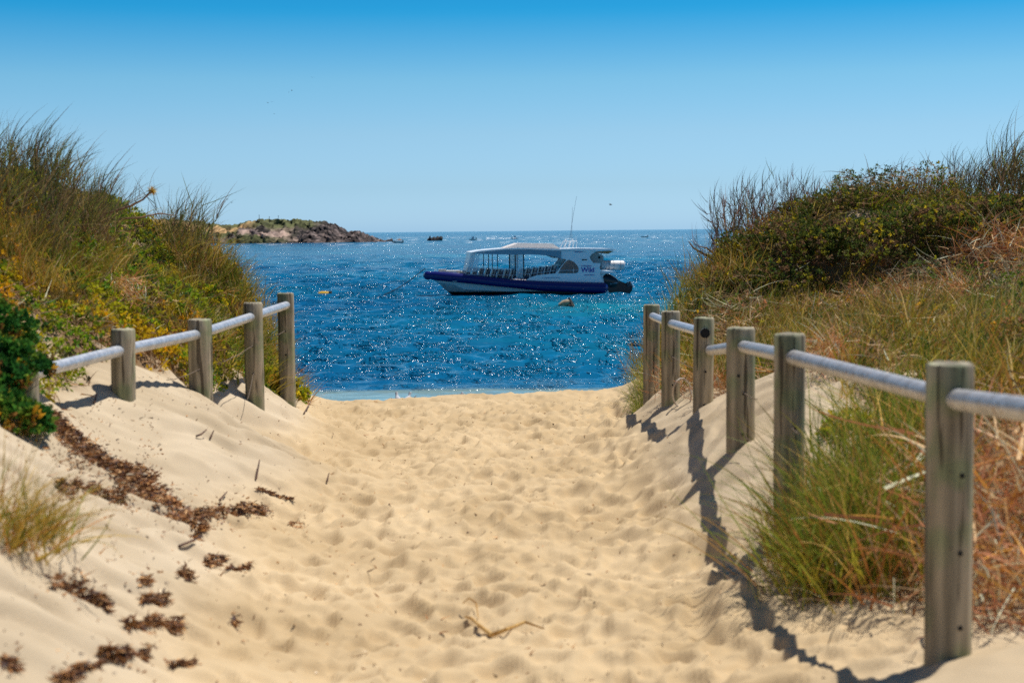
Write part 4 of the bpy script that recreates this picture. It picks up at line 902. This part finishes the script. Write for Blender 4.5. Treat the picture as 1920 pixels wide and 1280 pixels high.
    return mesh_np(kind + '_tussock', *join(parts)[:2], M['blade'] if kind != 'dead' else M['dry'], join(parts)[2])
KM = {k: [tuss(k, 500 + 10 * i + j) for j in range(5)] for i, k in enumerate(('wispy', 'stiff', 'lush', 'green', 'dead', 'gold'))}
tr = random.Random(3)
def put(kind, px, Y, sc, label, group=None, rz=None, lean=0, dz=0, hitpx=None, name='grass_tussock', j=None):
    if hitpx: p_ = hit(*hitpx)
    else:
        v = ray(px, 600); p_ = Vector((v[0] * Y, Y, 0)); p_.z = g1(p_.x, Y)
    o = link(name, KM[kind][tr.randrange(5) if j is None else j], loc=(p_.x, p_.y, p_.z + dz), rot=(0, lean, tr.uniform(-.7, .7) if rz is None else rz), scale=(sc, sc, sc))
    return tag(o, label, 'grass tussock', group)
# left dune skyline
gl = 'wispy grass along the left dune skyline'
lab = ['wispy dark grass tussock on the left dune skyline, leaning right against the sky']
for px, Y, sc in ((-30, 9.3, 1.0), (5, 9.6, .9), (30, 9.2, 1.0), (52, 9.9, 1.05), (75, 9.4, 1.05), (98, 9.7, 1.1), (118, 10.0, 1.0), (-5, 9.0, .85), (60, 9.0, .8), (105, 9.2, .85), (140, 9.6, .8), (15, 10.0, 1.0), (86, 10.2, 1.0)):
    put('wispy', px, Y, sc, 'wispy dark grass in the left one of the two skyline clumps on the left dune', 'grass of the left skyline clump')
for px, Y, sc in ((150, 10.2, .95), (166, 10.0, 1.05), (180, 10.3, .95), (196, 10.4, .8), (172, 9.8, .85), (158, 9.7, .7)):
    put('wispy', px, Y, sc, 'wispy dark grass in the clump just left of the orange seed head', 'grass of the second skyline clump')
for px, Y, sc in ((322, 12.0, .85), (338, 12.1, 1.1), (350, 12.3, 1.15), (364, 12.1, 1.1), (378, 12.3, .95), (392, 12.4, .85), (345, 11.8, .8), (370, 11.8, .8), (333, 12.4, .9)):
    put('wispy' if sc > 1.05 else 'gold', px, Y, sc * (1 if sc > 1.05 else 1.0), 'tall tuft of grass standing in front of the distant headland', 'grass clump in front of the headland')
for px, Y, sc in ((238, 10.9, .55), (258, 11.2, .5), (280, 11.4, .55), (300, 11.6, .5), (215, 10.8, .6)):
    put('gold', px, Y, sc * .75, 'low grass tuft in the dip between the left dune clumps', 'low grass in the dip of the left dune')
for i, (px, Y, sc) in enumerate([(410, 12.4, .9), (425, 12.5, 1.0), (440, 12.4, 1.05), (455, 12.6, 1.0), (470, 12.5, 1.0), (482, 12.8, .95), (495, 12.9, .95), (508, 13.0, .9), (518, 13.1, .85), (448, 12.2, .8), (478, 12.3, .8), (500, 12.6, .7)]):
    put('gold' if i % 2 else 'green', px, Y, sc * .95, 'yellow green grass spilling over the seaward end of the left dune', 'grass on the end of the left dune')
for px, Y, sc in ((-20, 8.6, 1.0), (20, 8.7, 1.1), (50, 8.5, 1.0), (85, 8.8, 1.1), (115, 8.7, 1.0), (150, 9.2, 1.0), (185, 9.6, 1.0), (210, 10.0, .9), (130, 9.3, 1.0), (35, 9.0, 1.1), (70, 9.2, 1.0)):
    put('gold', px, Y, sc * .72, 'golden olive grass on the left dune below the skyline grass', 'golden grass on the upper left dune')
put('wispy', 145, 8.75, .42, 'small dark grass tuft above the bare sand patch on the left dune', rz=0)
put('dead', 232, 9.6, .42, 'small orange brown dead tuft above the nearest left fence post')
put('gold', 0, 0, .85, 'blurred olive grass tussock at the left edge of the photo, on the sand', hitpx=(14, 1005), rz=.2, lean=.34)
put('gold', 0, 0, .5, 'small low grass tuft right beside the blurred left edge tussock', hitpx=(85, 1000), lean=.3)
# right dune
for px, Y, sc in ((1345, 14.3, .95), (1362, 14.0, 1.05), (1378, 14.3, 1.1), (1398, 14.2, 1.15), (1418, 14.4, 1.1), (1436, 14.2, 1.05), (1455, 14.5, 1.05), (1472, 14.4, .95), (1390, 13.9, .9), (1425, 14.0, .9), (1350, 13.8, .75)):
    put('stiff', px, Y, sc, 'reddish brown branching grass at the sea end of the right dune skyline', 'branching grass at the end of the right dune')
for px, Y, sc in ((1486, 14.3, 1.0), (1500, 14.5, 1.0), (1512, 14.7, 1.0), (1526, 14.4, .95), (1540, 14.6, 1.0), (1556, 14.5, .95), (1570, 14.7, .9), (1584, 14.5, .95), (1600, 14.6, .95)):
    put('stiff', px, Y, sc, 'thin dark grass along the middle of the right dune skyline', 'thin grass along the right dune ridge')
for px, Y, sc in ((1622, 14.6, .95), (1634, 14.5, 1.05), (1646, 14.7, .95), (1658, 14.6, .8)):
    put('wispy', px, Y, sc, 'dark tuft rising from the bump in the right dune skyline', 'tuft on the bump of the right dune', rz=0)
for px, Y, sc in ((1670, 14.5, .95), (1680, 14.6, .95), (1690, 14.3, .9), (1700, 14.4, 1.0), (1711, 14.5, .9), (1722, 14.5, 1.0), (1732, 14.3, .9), (1742, 14.4, .95), (1754, 14.4, 1.0), (1765, 14.4, .85), (1782, 14.2, .95), (1800, 14.2, 1.0), (1815, 14.1, 1.1), (1832, 14.2, .95), (1850, 14.0, .95)):
    put('wispy' if px % 4 else 'stiff', px, Y, sc, 'dark wind bent grass on the high skyline of the right dune', 'wind bent grass on the right dune', rz=tr.uniform(-.4, .4))
for px, Y, sc in ((1868, 13.9, 1.1), (1880, 13.8, 1.4), (1890, 13.9, 1.5), (1904, 13.8, 1.3), (1918, 13.8, 1.2), (1935, 13.8, 1.3)):
    put('wispy', px, Y, sc, 'tallest dark grass on the right dune, at the photo edge', 'tallest grass of the right dune', rz=0)
for px, Y, sc in ((1238, 13.2, .75), (1252, 13.4, .8), (1268, 13.5, .8), (1284, 13.6, .85), (1300, 13.7, .85), (1318, 13.8, .85), (1275, 13.0, .75), (1300, 13.2, .75), (1330, 13.4, .7), (1225, 12.9, .8), (1246, 12.6, .8), (1262, 12.3, .8), (1290, 12.4, .8), (1312, 12.8, .8), (1340, 13.0, .85), (1365, 13.3, .85), (1395, 13.4, .85)):
    put('gold' if px % 4 else 'green', px, Y, sc * 1.35, 'soft green grass at the seaward foot of the right dune', 'soft grass at the foot of the right dune')
for px, Y, sc in ((1204, 11.9, .7), (1212, 12.0, .9), (1220, 12.2, .95), (1230, 12.1, 1.0), (1240, 12.3, .9), (1214, 12.6, .8), (1236, 12.7, .8), (1206, 11.75, .55), (1228, 11.7, .6), (1246, 11.9, .8)):
    put('green', px, Y, sc, 'grass growing around the last right fence post', 'grass around the last right post', rz=3.1)
for px, Y, sc in ((1480, 11.6, .6), (1530, 12.0, .6), (1610, 11.9, .65), (1690, 11.5, .6), (1745, 12.1, .7), (1790, 11.2, .7), (1840, 11.8, .75), (1880, 10.8, .7), (1910, 11.6, .8), (1400, 12.2, .5)):
    put('dead' if px % 20 else 'gold', px, Y, sc * .85, 'brown tangle in the grassy slope', 'brown tangles on the right slope')
put('dead', 1870, 13.0, .9, 'brown dead growth under the high dark bush of the right dune')
put('dead', 1905, 12.8, .9, 'brown dead growth at the right photo edge on the dune face')
put('dead', 1830, 12.95, .8, 'brown dead growth left of the patch under the high right bushes')
put('dead', 1272, 10.6, .5, 'brown tangle of dead stems behind the second last right post')
put('dead', 1345, 9.6, .45, 'brown dead stems behind the post with the open pipe end')
for i, (px, Y, sc) in enumerate([(1300, 10.8, .8), (1335, 10.4, .8), (1375, 10.2, .8), (1420, 10.6, .85), (1470, 10.2, .8), (1520, 9.8, .85), (1560, 10.6, .85), (1600, 9.4, .8), (1650, 9.0, .95), (1690, 8.6, 1.0), (1720, 9.2, .9), (1800, 8.2, .9), (1840, 7.4, .9), (1880, 7.0, .9), (1900, 8.4, 1.0), (1760, 10.0, .9), (1440, 11.8, .8), (1500, 11.4, .8), (1360, 11.6, .8), (1640, 11.0, .9), (1850, 9.6, .9)]):
    put('gold' if i % 2 else 'green', px, Y, sc * 1.25, 'green and straw tuft on the grassy slope behind the right fence', 'tufts on the slope behind the right fence')
lush = [((1565, 1105), .66, 'nearest large green grass tussock spilling between the two nearest right posts'), ((1640, 1085), .95, 'lush green tussock directly left of the nearest right post'),
        ((1690, 1010), .9, 'tall grass tussock rising under the rail beside the nearest right post')]
for hp_, sc, lb in lush: put('lush', 0, 0, sc, lb, hitpx=hp_)
put('lush', 1560, 5.45, .80, 'green tussock leaning over the second right post', rz=.3, lean=-.12)
put('lush', 1610, 5.9, .85, 'green tussock behind the nearest one, right of the second right post')
put('lush', 1690, 6.5, .85, 'upright green grass seen just below the long rail')
put('green', 1590, 5.2, .8, 'fine grass fringe at the edge of the nearest green tussock', lean=-.2)
put('dead', 1560, 7.9, .45, 'dead brown litter tuft behind the second right post')
put('dead', 1640, 5.2, .38, 'dead stalks under the large green tussocks')
for (px, Y, sc, lb) in [(1870, 4.9, .95, 'big tangle of orange brown dead stalks right of the nearest post'), (1935, 5.2, 1.2, 'dead brown stalks at the right edge of the photo'), (1860, 5.7, .9, 'dead stalk tangle behind the nearest post'), (1930, 4.55, .7, 'lowest dead stalk tangle at the right edge, on bare sand')]:
    put('dead', px, Y, sc, lb)


ORD = ['first', 'second', 'third', 'fourth', 'fifth', 'sixth', 'seventh', 'eighth', 'ninth', 'tenth', 'eleventh', 'twelfth', 'thirteenth', 'fourteenth', 'fifteenth', 'sixteenth', 'seventeenth', 'eighteenth', 'nineteenth', 'twentieth', 'twenty-first']
def relabel(group, fmt):
    m_ = sorted([o for o in COL.objects if o.get('group') == group and o.parent is None], key=lambda o: o.location.x / o.location.y)
    for i, o in enumerate(m_): o['label'] = fmt % (ORD[i] + ' from left')
for g_, f_ in (('grass of the left skyline clump', 'wispy dark tussock, %s, in the left skyline clump of the left dune'),
               ('grass of the second skyline clump', 'wispy dark tussock, %s, in the clump left of the orange seed head'),
               ('grass clump in front of the headland', 'tall grass tussock, %s, in the clump before the distant headland'),
               ('golden grass on the upper left dune', 'golden olive tussock, %s, below the left dune skyline grass'),
               ('brown tangles on the right slope', 'brown dry tangle, %s, on the slope below the right dune bushes'),
               ('low grass in the dip of the left dune', 'low grass tuft, %s, in the dip between the left dune clumps'),
               ('grass on the end of the left dune', 'yellow green tussock, %s, spilling over the sea end of the left dune'),
               ('branching grass at the end of the right dune', 'reddish branching tussock, %s, at the sea end of the right skyline'),
               ('thin grass along the right dune ridge', 'thin dark tussock, %s, along the middle of the right dune skyline'),
               ('tuft on the bump of the right dune', 'dark tussock, %s, on the bump in the right dune skyline'),
               ('wind bent grass on the right dune', 'wind bent dark tussock, %s, on the high right dune skyline'),
               ('tallest grass of the right dune', 'tallest dark tussock, %s, at the right photo edge on the skyline'),
               ('soft grass at the foot of the right dune', 'soft green tussock, %s, at the seaward foot of the right dune'),
               ('grass around the last right post', 'green tussock, %s, around the last right fence post'),
               ('tufts on the slope behind the right fence', 'green and straw tuft, %s, on the slope behind the right fence')): relabel(g_, f_)
# --- shrubs
def shrub(label, x, y, z, rx, ry, rz_, nros, size, pal, seed, ntw=170, glossy=None, cat='shrub'):
    g = np.random.default_rng(seed); e = empty('coastal_shrub', (x, y, z)); tag(e, label, cat)
    u = unit(g.normal(size=(nros, 3))); u[:, 2] = np.abs(u[:, 2]) * 1.0 - .12
    az = np.arctan2(u[:, 1], u[:, 0]); lum = .78 + .45 * fbm(az * 1.8 + 9, u[:, 2] * 3 + 5, 3, seed)
    rad = (g.random(nros) ** .22)[:, None] * lum[:, None]
    keep = fbm(az * 2.6 + 3, u[:, 2] * 5, 3, seed + 1) > .40; u = u[keep]; rad = rad[keep]; az = az[keep]; nros = len(u)
    P = u * rad * np.array([rx, ry, rz_]); nl = 9
    pc = pickn(g, fbm(az * 2.2 + 5, u[:, 2] * 4, 3, seed + 2, .65) + fbm(P[:, 0] * 9 + 20, P[:, 2] * 9 + 20, 2, seed) * .6, pal)
    PP = np.repeat(P, nl, 0) + g.normal(0, size * .3, (nros * nl, 3)); d = unit(np.repeat(u + np.array([0, 0, .4]), nl, 0) * .8 + g.normal(0, .6, (nros * nl, 3)))
    C = np.repeat(pc, nl, 0) * (1 + g.normal(0, .15, (nros * nl, 1))).clip(.5, 1.5)
    V, Fq, C = leaves(PP, d, g.uniform(size * .7, size * 1.3, nros * nl), .30, C, g)
    link('foliage', mesh_np('foliage', V, Fq, M['leaf'], C), e)
    k = g.choice(nros, ntw); dd = P[k] + np.array([0, 0, .12]); ln = np.linalg.norm(dd, axis=1); c = pick(g, ntw, [(.12, .08, .05, 2), (.22, .16, .11, 1)])
    V, Fq, C = blades(np.tile([[0, 0, -.12]], (ntw, 1)) + g.normal(0, .02, (ntw, 3)), unit(dd), ln, np.full(ntw, .007), g.normal(0, .5, (ntw, 3)), c, c, g, 4)
    link('branches', mesh_np('branches', V, Fq, M['dry'], C), e)
    return e
DK = [(.045, .065, .014, 4), (.08, .095, .016, 3), (.16, .15, .015, 2), (.30, .23, .015, .8), (.13, .075, .04, 3), (.10, .085, .03, 2)]
NG = [(.018, .075, .014, 5), (.035, .11, .015, 4), (.10, .16, .02, 2), (.40, .22, .02, .7), (.20, .10, .03, .8)]
def shp(px, Y, dz, r, n, size, pal, seed, label, fx=1.0, fz=.7):
    v = ray(px, 600); x = v[0] * Y; shrub(label, x, Y, g1(x, Y) + dz, r * fx, r * .8, r * fz, n, size, pal, seed)
shp(-8, 6.5, .04, .185, 620, .030, NG, 701, 'dark glossy green shrub at the left photo edge, swallowing the fence rail', 1.2, .9)
shp(-10, 6.0, -.04, .175, 600, .030, NG, 702, 'lower dark green shrub at the left photo edge, in front of the rail', 1.15, .85)
shp(-12, 6.3, .03, .13, 300, .030, NG, 704, 'middle dark green shrub at the left photo edge, right over the rail', 1.2, .9)
shp(-60, 7.0, .06, .26, 700, .030, NG, 703, 'green shrub half outside the left photo edge, above the rail', 1.2, 1.0)
shp(1500, 13.5, .0, .50, 1500, .023, DK, 711, 'dark green bush on the right dune below the thin skyline grass', 1.2, .8)
shp(1640, 13.42, .0, .55, 1700, .023, DK, 712, 'largest dark bush in the middle of the right dune with yellow flowers', 1.3, .75)
shp(1575, 13.55, -.05, .42, 1300, .023, DK, 713, 'olive bush at the crest left of the skyline bump on the right dune', 1.2, .6)
shp(1745, 13.42, .0, .50, 1500, .023, DK, 714, 'dark bush right of the largest one on the right dune', 1.2, .7)
shp(1850, 13.35, .0, .50, 1500, .023, DK, 715, 'dark bush under the high skyline of the right dune', 1.3, .75)
shp(1905, 13.5, -.05, .45, 1400, .023, DK, 716, 'green bush at the right photo edge under the tallest grass', 1.2, .65)
shp(1425, 13.7, -.05, .38, 1100, .022, DK, 717, 'small olive bush below the reddish branching grass', 1.2, .7)
shp(1535, 14.3, .0, .42, 1200, .022, DK, 735, 'olive bush on the crest midway along the right dune skyline', 1.3, .6)
for px, Y, r_, sd_, lb in ((1625, 14.1, .45, 741, 'olive bush on the flat crest of the right dune, under the skyline bump'), (1590, 13.95, .42, 746, 'brownish bush on the flat crest, left of the skyline bump'), (1500, 12.3, .24, 742, 'small dark bush on the slope below the right hill face, leftmost there'),
        (1620, 12.2, .28, 743, 'small dark bush in the grass below the largest dark bush'), (1760, 11.6, .26, 744, 'low olive bush in the middle of the right grassy slope'), (1880, 11.9, .32, 745, 'low dark bush near the right photo edge, halfway down the slope'),
        (1410, 12.0, .20, 747, 'little dark bush right behind the far right posts'), (1840, 10.2, .20, 748, 'little olive bush low on the right grassy slope'), (1690, 10.6, .18, 749, 'little olive plant above the long rail, left of the nearest post')):
    shp(px, Y, -.03, r_, int(2600 * r_), .020, DK, sd_, lb, 1.4, .6)
shp(1660, 14.4, -.02, .45, 1300, .028, [(.12, .10, .03, 3), (.2, .13, .05, 3), (.16, .16, .015, 2), (.28, .2, .02, 1)], 718, 'brownish bush on the bump of the right dune skyline', 1.2, .6)
shp(1800, 14.3, -.02, .45, 1300, .022, DK, 719, 'low green bush along the high right skyline', 1.4, .55)
shp(352, 11.7, -.03, .26, 700, .026, GREENS, 723, 'yellow green bush at the base of the grass in front of the headland', 1.2, .6)
shp(1470, 13.2, -.05, .42, 1300, .022, DK, 731, 'dark tangled bush low on the right dune, left of the largest dark one', 1.3, .75)
shp(1560, 12.9, -.10, .40, 1200, .022, DK, 732, 'olive brown bush at the foot of the hill face, below the largest dark bush', 1.4, .7)
shp(1700, 12.95, -.12, .42, 1200, .022, DK, 733, 'brown and olive bush right of centre low on the right dune', 1.4, .65)
shp(1390, 13.2, -.05, .36, 1100, .022, DK, 734, 'small dark bush at the sea end of the right hill face', 1.2, .8)
shp(1600, 6.9, -.02, .13, 260, .020, GREENS, 724, 'little yellow green plant on the sand beyond the second right post', 1.5, .8)
shp(508, 11.5, -.02, .20, 600, .026, [(.30, .22, .015, 3), (.16, .17, .015, 3), (.36, .18, .02, 1.5)], 725, 'orange and green bush between the two far left posts', .8, 1.2)
shp(500, 11.6, .0, .30, 800, .026, GREENS, 726, 'yellow green bush behind the last span of the left fence', 1.1, .9)

# --- seed head on its runner, twigs
def stick(P, r, name, label, cat, m_, group=None, n=6):
    return tag(MB().tube(P, r, n).build(name, m_, smooth=True), label, cat, group)
stem_m = noise_mat('dry_stem', (.16, .08, .045), (.30, .17, .09), 20, .8)
sh = empty('seed_head', tuple(at(285, 358, 10.3))); tag(sh, 'spiky orange seed head on a long runner against the sky above the left dune', 'seed head')
iv = Vector(sh.location)
MB().tube([at(170, 418, 10.2) - iv, at(200, 400, 10.2) - iv, at(245, 386, 10.25) - iv, at(268, 374, 10.3) - iv, at(284, 359, 10.3) - iv], [.012, .010, .009, .007, .005], 7).build('stem', stem_m, sh, smooth=True)
g = np.random.default_rng(9); n = 150; d = unit(g.normal(size=(n, 3))); c = pick(g, n, [(.65, .20, .03, 2), (.75, .36, .10, 1)])
V, Fq, C = blades(np.zeros((n, 3)), d, g.uniform(.022, .05, n), np.full(n, .004), np.zeros((n, 3)), c, c, g, 2); link('spikes', mesh_np('spikes', V, Fq, M['dry'], C), sh)
n = 26; c = pick(g, n, [(.10, .09, .05, 1), (.2, .13, .07, 1)])
f = g.random((n, 1)); Pb = np.array(at(215, 395, 10.22) - iv) * (1 - f) + np.array(at(280, 362, 10.3) - iv) * f
V, Fq, C = blades(Pb, unit(g.normal(0, .5, (n, 3)) + np.array([.5, 0, .6])), g.uniform(.12, .3, n), np.full(n, .0035), g.normal(0, .4, (n, 3)), c, c, g, 6, wind=(.6, 0), droop=.3); link('blades', mesh_np('blades', V, Fq, M['blade'], C), sh)
stick([at(205, 432, 10.5), at(225, 410, 10.5), at(262, 408, 10.5), at(300, 400, 10.55), at(325, 404, 10.6)], [.013, .011, .008, .006, .003], 'runner_stem', 'bare brown runner stem below the orange seed head', 'stem', stem_m)
stick([at(1378, 505, 13.8), at(1345, 490, 13.8), at(1318, 475, 13.8), at(1300, 465, 13.8), at(1291, 452, 13.8)], [.018, .016, .012, .009, .004], 'twig', 'dark bare twig reaching over the sea from the right dune', 'twig', stem_m)
stick([at(1372, 500, 13.85), at(1345, 480, 13.8), at(1325, 465, 13.8), at(1312, 462, 13.8)], [.014, .012, .009, .004], 'twig', 'shorter dark twig just above the one reaching over the sea', 'twig', stem_m)
pale_m = noise_mat('bleached_root', (.40, .32, .25), (.58, .50, .42), 18, .8)
c0 = at(1278, 742, 10.0); cl = [c0 + Vector((.07 * math.cos(t) * (1 - t * .03), .02 * math.sin(t * 2), .105 * math.sin(t) + .02)) for t in np.linspace(-.6, 5.2, 16)]
stick(cl, .006, 'curled_root', 'pale curled root loop at the foot of the second last right post', 'root', pale_m)
stick([at(1330, 765, 9.2), at(1358, 752, 9.1), at(1385, 745, 9.0), at(1424, 744, 8.9)], [.006, .009, .008, .010], 'bleached_root', 'bleached root lying behind the post with the open pipe end', 'root', pale_m)
def on(px, py, dz=.012): p_ = hit(px, py); p_.z += dz; return p_
org = noise_mat('orange_strand', (.40, .20, .04), (.62, .40, .14), 30, .6)
stick([on(872, 1162), on(884, 1172, .02), on(900, 1186, .025), on(922, 1196), on(950, 1192, .025), on(985, 1184, .03), on(1020, 1186)], [.003, .006, .007, .009, .007, .006, .003], 'dry_kelp_strand', 'orange brown dry strand lying on the sand in the bottom middle', 'strand', org)
stick([on(868, 1150, .03), on(880, 1144, .05), on(893, 1150, .04), on(897, 1166)], [.0022, .003, .003, .002], 'dry_kelp_strand', 'thin curled strand tip next to the long orange one', 'strand', org)
dkst = noise_mat('dark_twig', (.05, .025, .02), (.16, .08, .05), 20, .8)
STK = [([(570, 778), (578, 768), (583, 762)], 'forked dark twig on the sand beside the last left post'), ([(368, 823), (378, 825), (388, 823)], 'dark twig lying on the left bank, left of its pair'),
       ([(394, 826), (401, 819)], 'short dark twig on the left bank, right of its pair'), ([(177, 760), (182, 748)], 'small upright brown twig in front of the nearest left post'),
       ([(336, 1029), (358, 1031), (380, 1028)], 'long thin brown twig on the sand left of the path'), ([(412, 942), (426, 934)], 'reddish twig lying by the seaweed heap'),
       ([(480, 902), (484, 890), (487, 880)], 'thin upright straw right of the seaweed drift'), ([(613, 907), (617, 898)], 'small curved brown bit in the middle of the left path side'),
       ([(1302, 1005), (1310, 1030), (1306, 1060)], 'thin dark runner on the sand left of the second right post'), ([(1395, 880), (1402, 920), (1418, 968)], 'wiggly dark runner half buried on the right bank')]
for P, lb in STK[:8]:
    stick([on(a_, b_, .012 + .02 * i) for i, (a_, b_) in enumerate(P)], [.006, .005, .003][:len(P)] if len(P) == 3 else [.006, .003], 'twig', lb, 'twig', dkst)
for P, lb in STK[8:]: pass

# --- seaweed drifts on the left bank, one heap an object
WEED = [(.19, .085, .03, 5), (.10, .045, .022, 4), (.28, .15, .06, 2), (.045, .028, .025, 2.5), (.36, .20, .08, 1.6), (.42, .32, .22, .8)]
OUT = []
def heap(poly, wpx, n, label, group='dry seaweed heaps on the left bank', seed=0, ln=(.01, .042)):
    g = np.random.default_rng(900 + seed); P = np.array(poly, float)
    sl = np.concatenate([[0], np.cumsum(np.linalg.norm(np.diff(P, axis=0), axis=1))]) if len(P) > 1 else np.array([0.])
    t = g.random(n) * sl[-1]; px = np.interp(t, sl, P[:, 0]) if len(P) > 1 else np.full(n, P[0, 0]); py = np.interp(t, sl, P[:, 1]) if len(P) > 1 else np.full(n, P[0, 1])
    env = (.35 + .65 * np.sin(np.pi * np.clip(t / max(sl[-1], 1), .04, .96))) if len(P) > 1 else np.ones(n)
    env = env * (.6 + .8 * vnoise(t / 22.0, t * 0 + seed, 77))
    rr_ = g.normal(0, .5, (n, 2)) * np.where(g.random((n, 1)) < .18, 2.3, .8) * wpx * env[:, None]; qx = px + rr_[:, 0] * 1.3; qy = py + rr_[:, 1]
    c_ = hit(P[len(P) // 2, 0], P[len(P) // 2, 1]); base = hit(*P[0])
    # map pixels to the ground through a few sight lines, then work in metres
    hs = [hit(a_, b_) for a_, b_ in P]; hx_ = np.array([h.x for h in hs]); hy_ = np.array([h.y for h in hs])
    k_ = np.interp(t, sl, hx_) if len(P) > 1 else np.full(n, hx_[0]); l_ = np.interp(t, sl, hy_) if len(P) > 1 else np.full(n, hy_[0])
    m1_ = hit(P[0, 0] + 10, P[0, 1]); m2_ = hit(P[0, 0], P[0, 1] + 10)
    X = k_ + rr_[:, 0] * 1.3 * (m1_.x - base.x) / 10 + rr_[:, 1] * (m2_.x - base.x) / 10; Y = l_ + rr_[:, 0] * 1.3 * (m1_.y - base.y) / 10 + rr_[:, 1] * (m2_.y - base.y) / 10
    th = np.exp(-(np.linalg.norm(rr_, axis=1) / (wpx * .7)) ** 2) * .05 * min(1, n / 900)
    Z = gz(X, Y) + th * g.random(n) + .003
    kk = (vnoise(X * 38, Y * 38, 5 + seed) + .35 * vnoise(X * 90, Y * 90, 9)) > .38
    far_ = np.linalg.norm(rr_, axis=1) > wpx * env * .95
    OUT.append(np.stack([X[far_], Y[far_]], 1)); kk &= ~far_; X, Y, Z = X[kk], Y[kk], Z[kk]; n = len(X)
    d = unit(np.stack([g.normal(0, 1, n), g.normal(0, 1, n), g.normal(.02, .16, n)], 1)); c = pick(g, n, WEED)
    o_ = np.array([c_.x, c_.y, c_.z])
    V, Fq, C = blades(np.stack([X, Y, Z], 1) - o_, d, g.uniform(*ln, n), g.uniform(.004, .013, n), g.normal(0, 1.6, (n, 3)) * np.array([1, 1, .4]), c, c, g, 3)
    return tag(link('seaweed_heap', mesh_np('seaweed_heap', V, Fq, M['weed'], C), loc=c_), label, 'seaweed', group)
heap([(98, 790), (130, 825), (165, 850), (200, 872), (225, 885)], 34, 5400, 'largest dry brown seaweed drift, running down from the dark shrub', seed=1)
heap([(225, 885), (262, 900), (290, 915)], 21, 1900, 'middle part of the seaweed drift where it narrows', seed=2)
heap([(268, 918), (300, 940), (330, 962), (355, 985)], 19, 1900, 'lower seaweed drift leading into the forked heap', seed=3)
heap([(355, 985), (380, 975), (410, 965), (450, 962), (500, 967)], 19, 2400, 'forked seaweed heap in the middle of the left sand, trailing right', seed=4)
heap([(368, 990), (378, 1000)], 14, 500, 'bottom tip of the forked seaweed heap', seed=5)
heap([(108, 915), (140, 920), (180, 925), (235, 937)], 9, 900, 'thin flat seaweed strip below the largest drift', seed=6)
heap([(100, 1105), (135, 1115), (165, 1125), (205, 1150)], 11, 700, 'long seaweed strip low on the left bank', seed=7)
heap([(268, 1130), (310, 1125)], 12, 420, 'ring shaped seaweed scrap at the lower left', seed=8)
heap([(240, 1180), (280, 1172), (340, 1172)], 10, 700, 'wide seaweed heap at the lower left below the ring shaped scrap', seed=9)
heap([(340, 1075), (360, 1088)], 9, 220, 'small seaweed scrap with a curled wire of weed', seed=10)
heap([(385, 1055), (420, 1050)], 6, 160, 'small scrap of seaweed right of the curled one', seed=11)
heap([(270, 1090)], 9, 160, 'little orange brown weed ball on the left bank', seed=12)
heap([(430, 1072), (470, 1060)], 6, 180, 'thin seaweed strip at the toe of the left bank', seed=13)
heap([(190, 1230), (240, 1235), (280, 1222)], 11, 500, 'seaweed strip near the bottom left of the photo', seed=14)
heap([(325, 1250), (360, 1246)], 8, 260, 'seaweed scrap at the bottom, left of the path', seed=15)
heap([(145, 1258), (185, 1252)], 8, 260, 'seaweed scrap at the bottom left, under the long strip', seed=16)
heap([(8, 1240), (28, 1258)], 8, 200, 'seaweed scrap in the bottom left corner', seed=17)
heap([(485, 920), (520, 932), (550, 940)], 6, 220, 'thin trail of seaweed right of the forked heap', seed=18)
heap([(545, 980), (570, 985)], 6, 140, 'small scrap of seaweed at the edge of the footprints', seed=19)
heap([(290, 960)], 7, 120, 'small weed scrap left of the forked heap', seed=20)
heap([(110, 1280), (140, 1275)], 10, 260, 'seaweed scrap cut by the bottom edge of the photo', seed=21)
heap([(440, 1168)], 5, 60, 'tiny weed scrap between the banks low in the photo', seed=22)
# flecks nobody would count
g = np.random.default_rng(77); n = 2600
Y = 3.6 + 11 * g.random(n) ** 1.5; X = -2.2 + 3.2 * g.random(n) ** 1.9; k = vegmask(X, Y) < .3; X, Y = X[k], Y[k]; oo = np.concatenate(OUT); X = np.concatenate([X, oo[:, 0]]); Y = np.concatenate([Y, oo[:, 1]]); n = len(X)
d = unit(np.stack([g.normal(0, 1, n), g.normal(0, 1, n), g.normal(.1, .3, n)], 1)); c = pick(g, n, WEED)
V, Fq, C = blades(np.stack([X, Y, gz(X, Y) + .003], 1), d, g.uniform(.005, .028, n) * np.where(g.random(n) < .08, 2.2, 1), g.uniform(.003, .009, n), g.normal(0, 1.2, (n, 3)), c, c, g, 2)
tag(link('sand_flecks', mesh_np('sand_flecks', V, Fq, M['weed'], C)), kind='stuff')
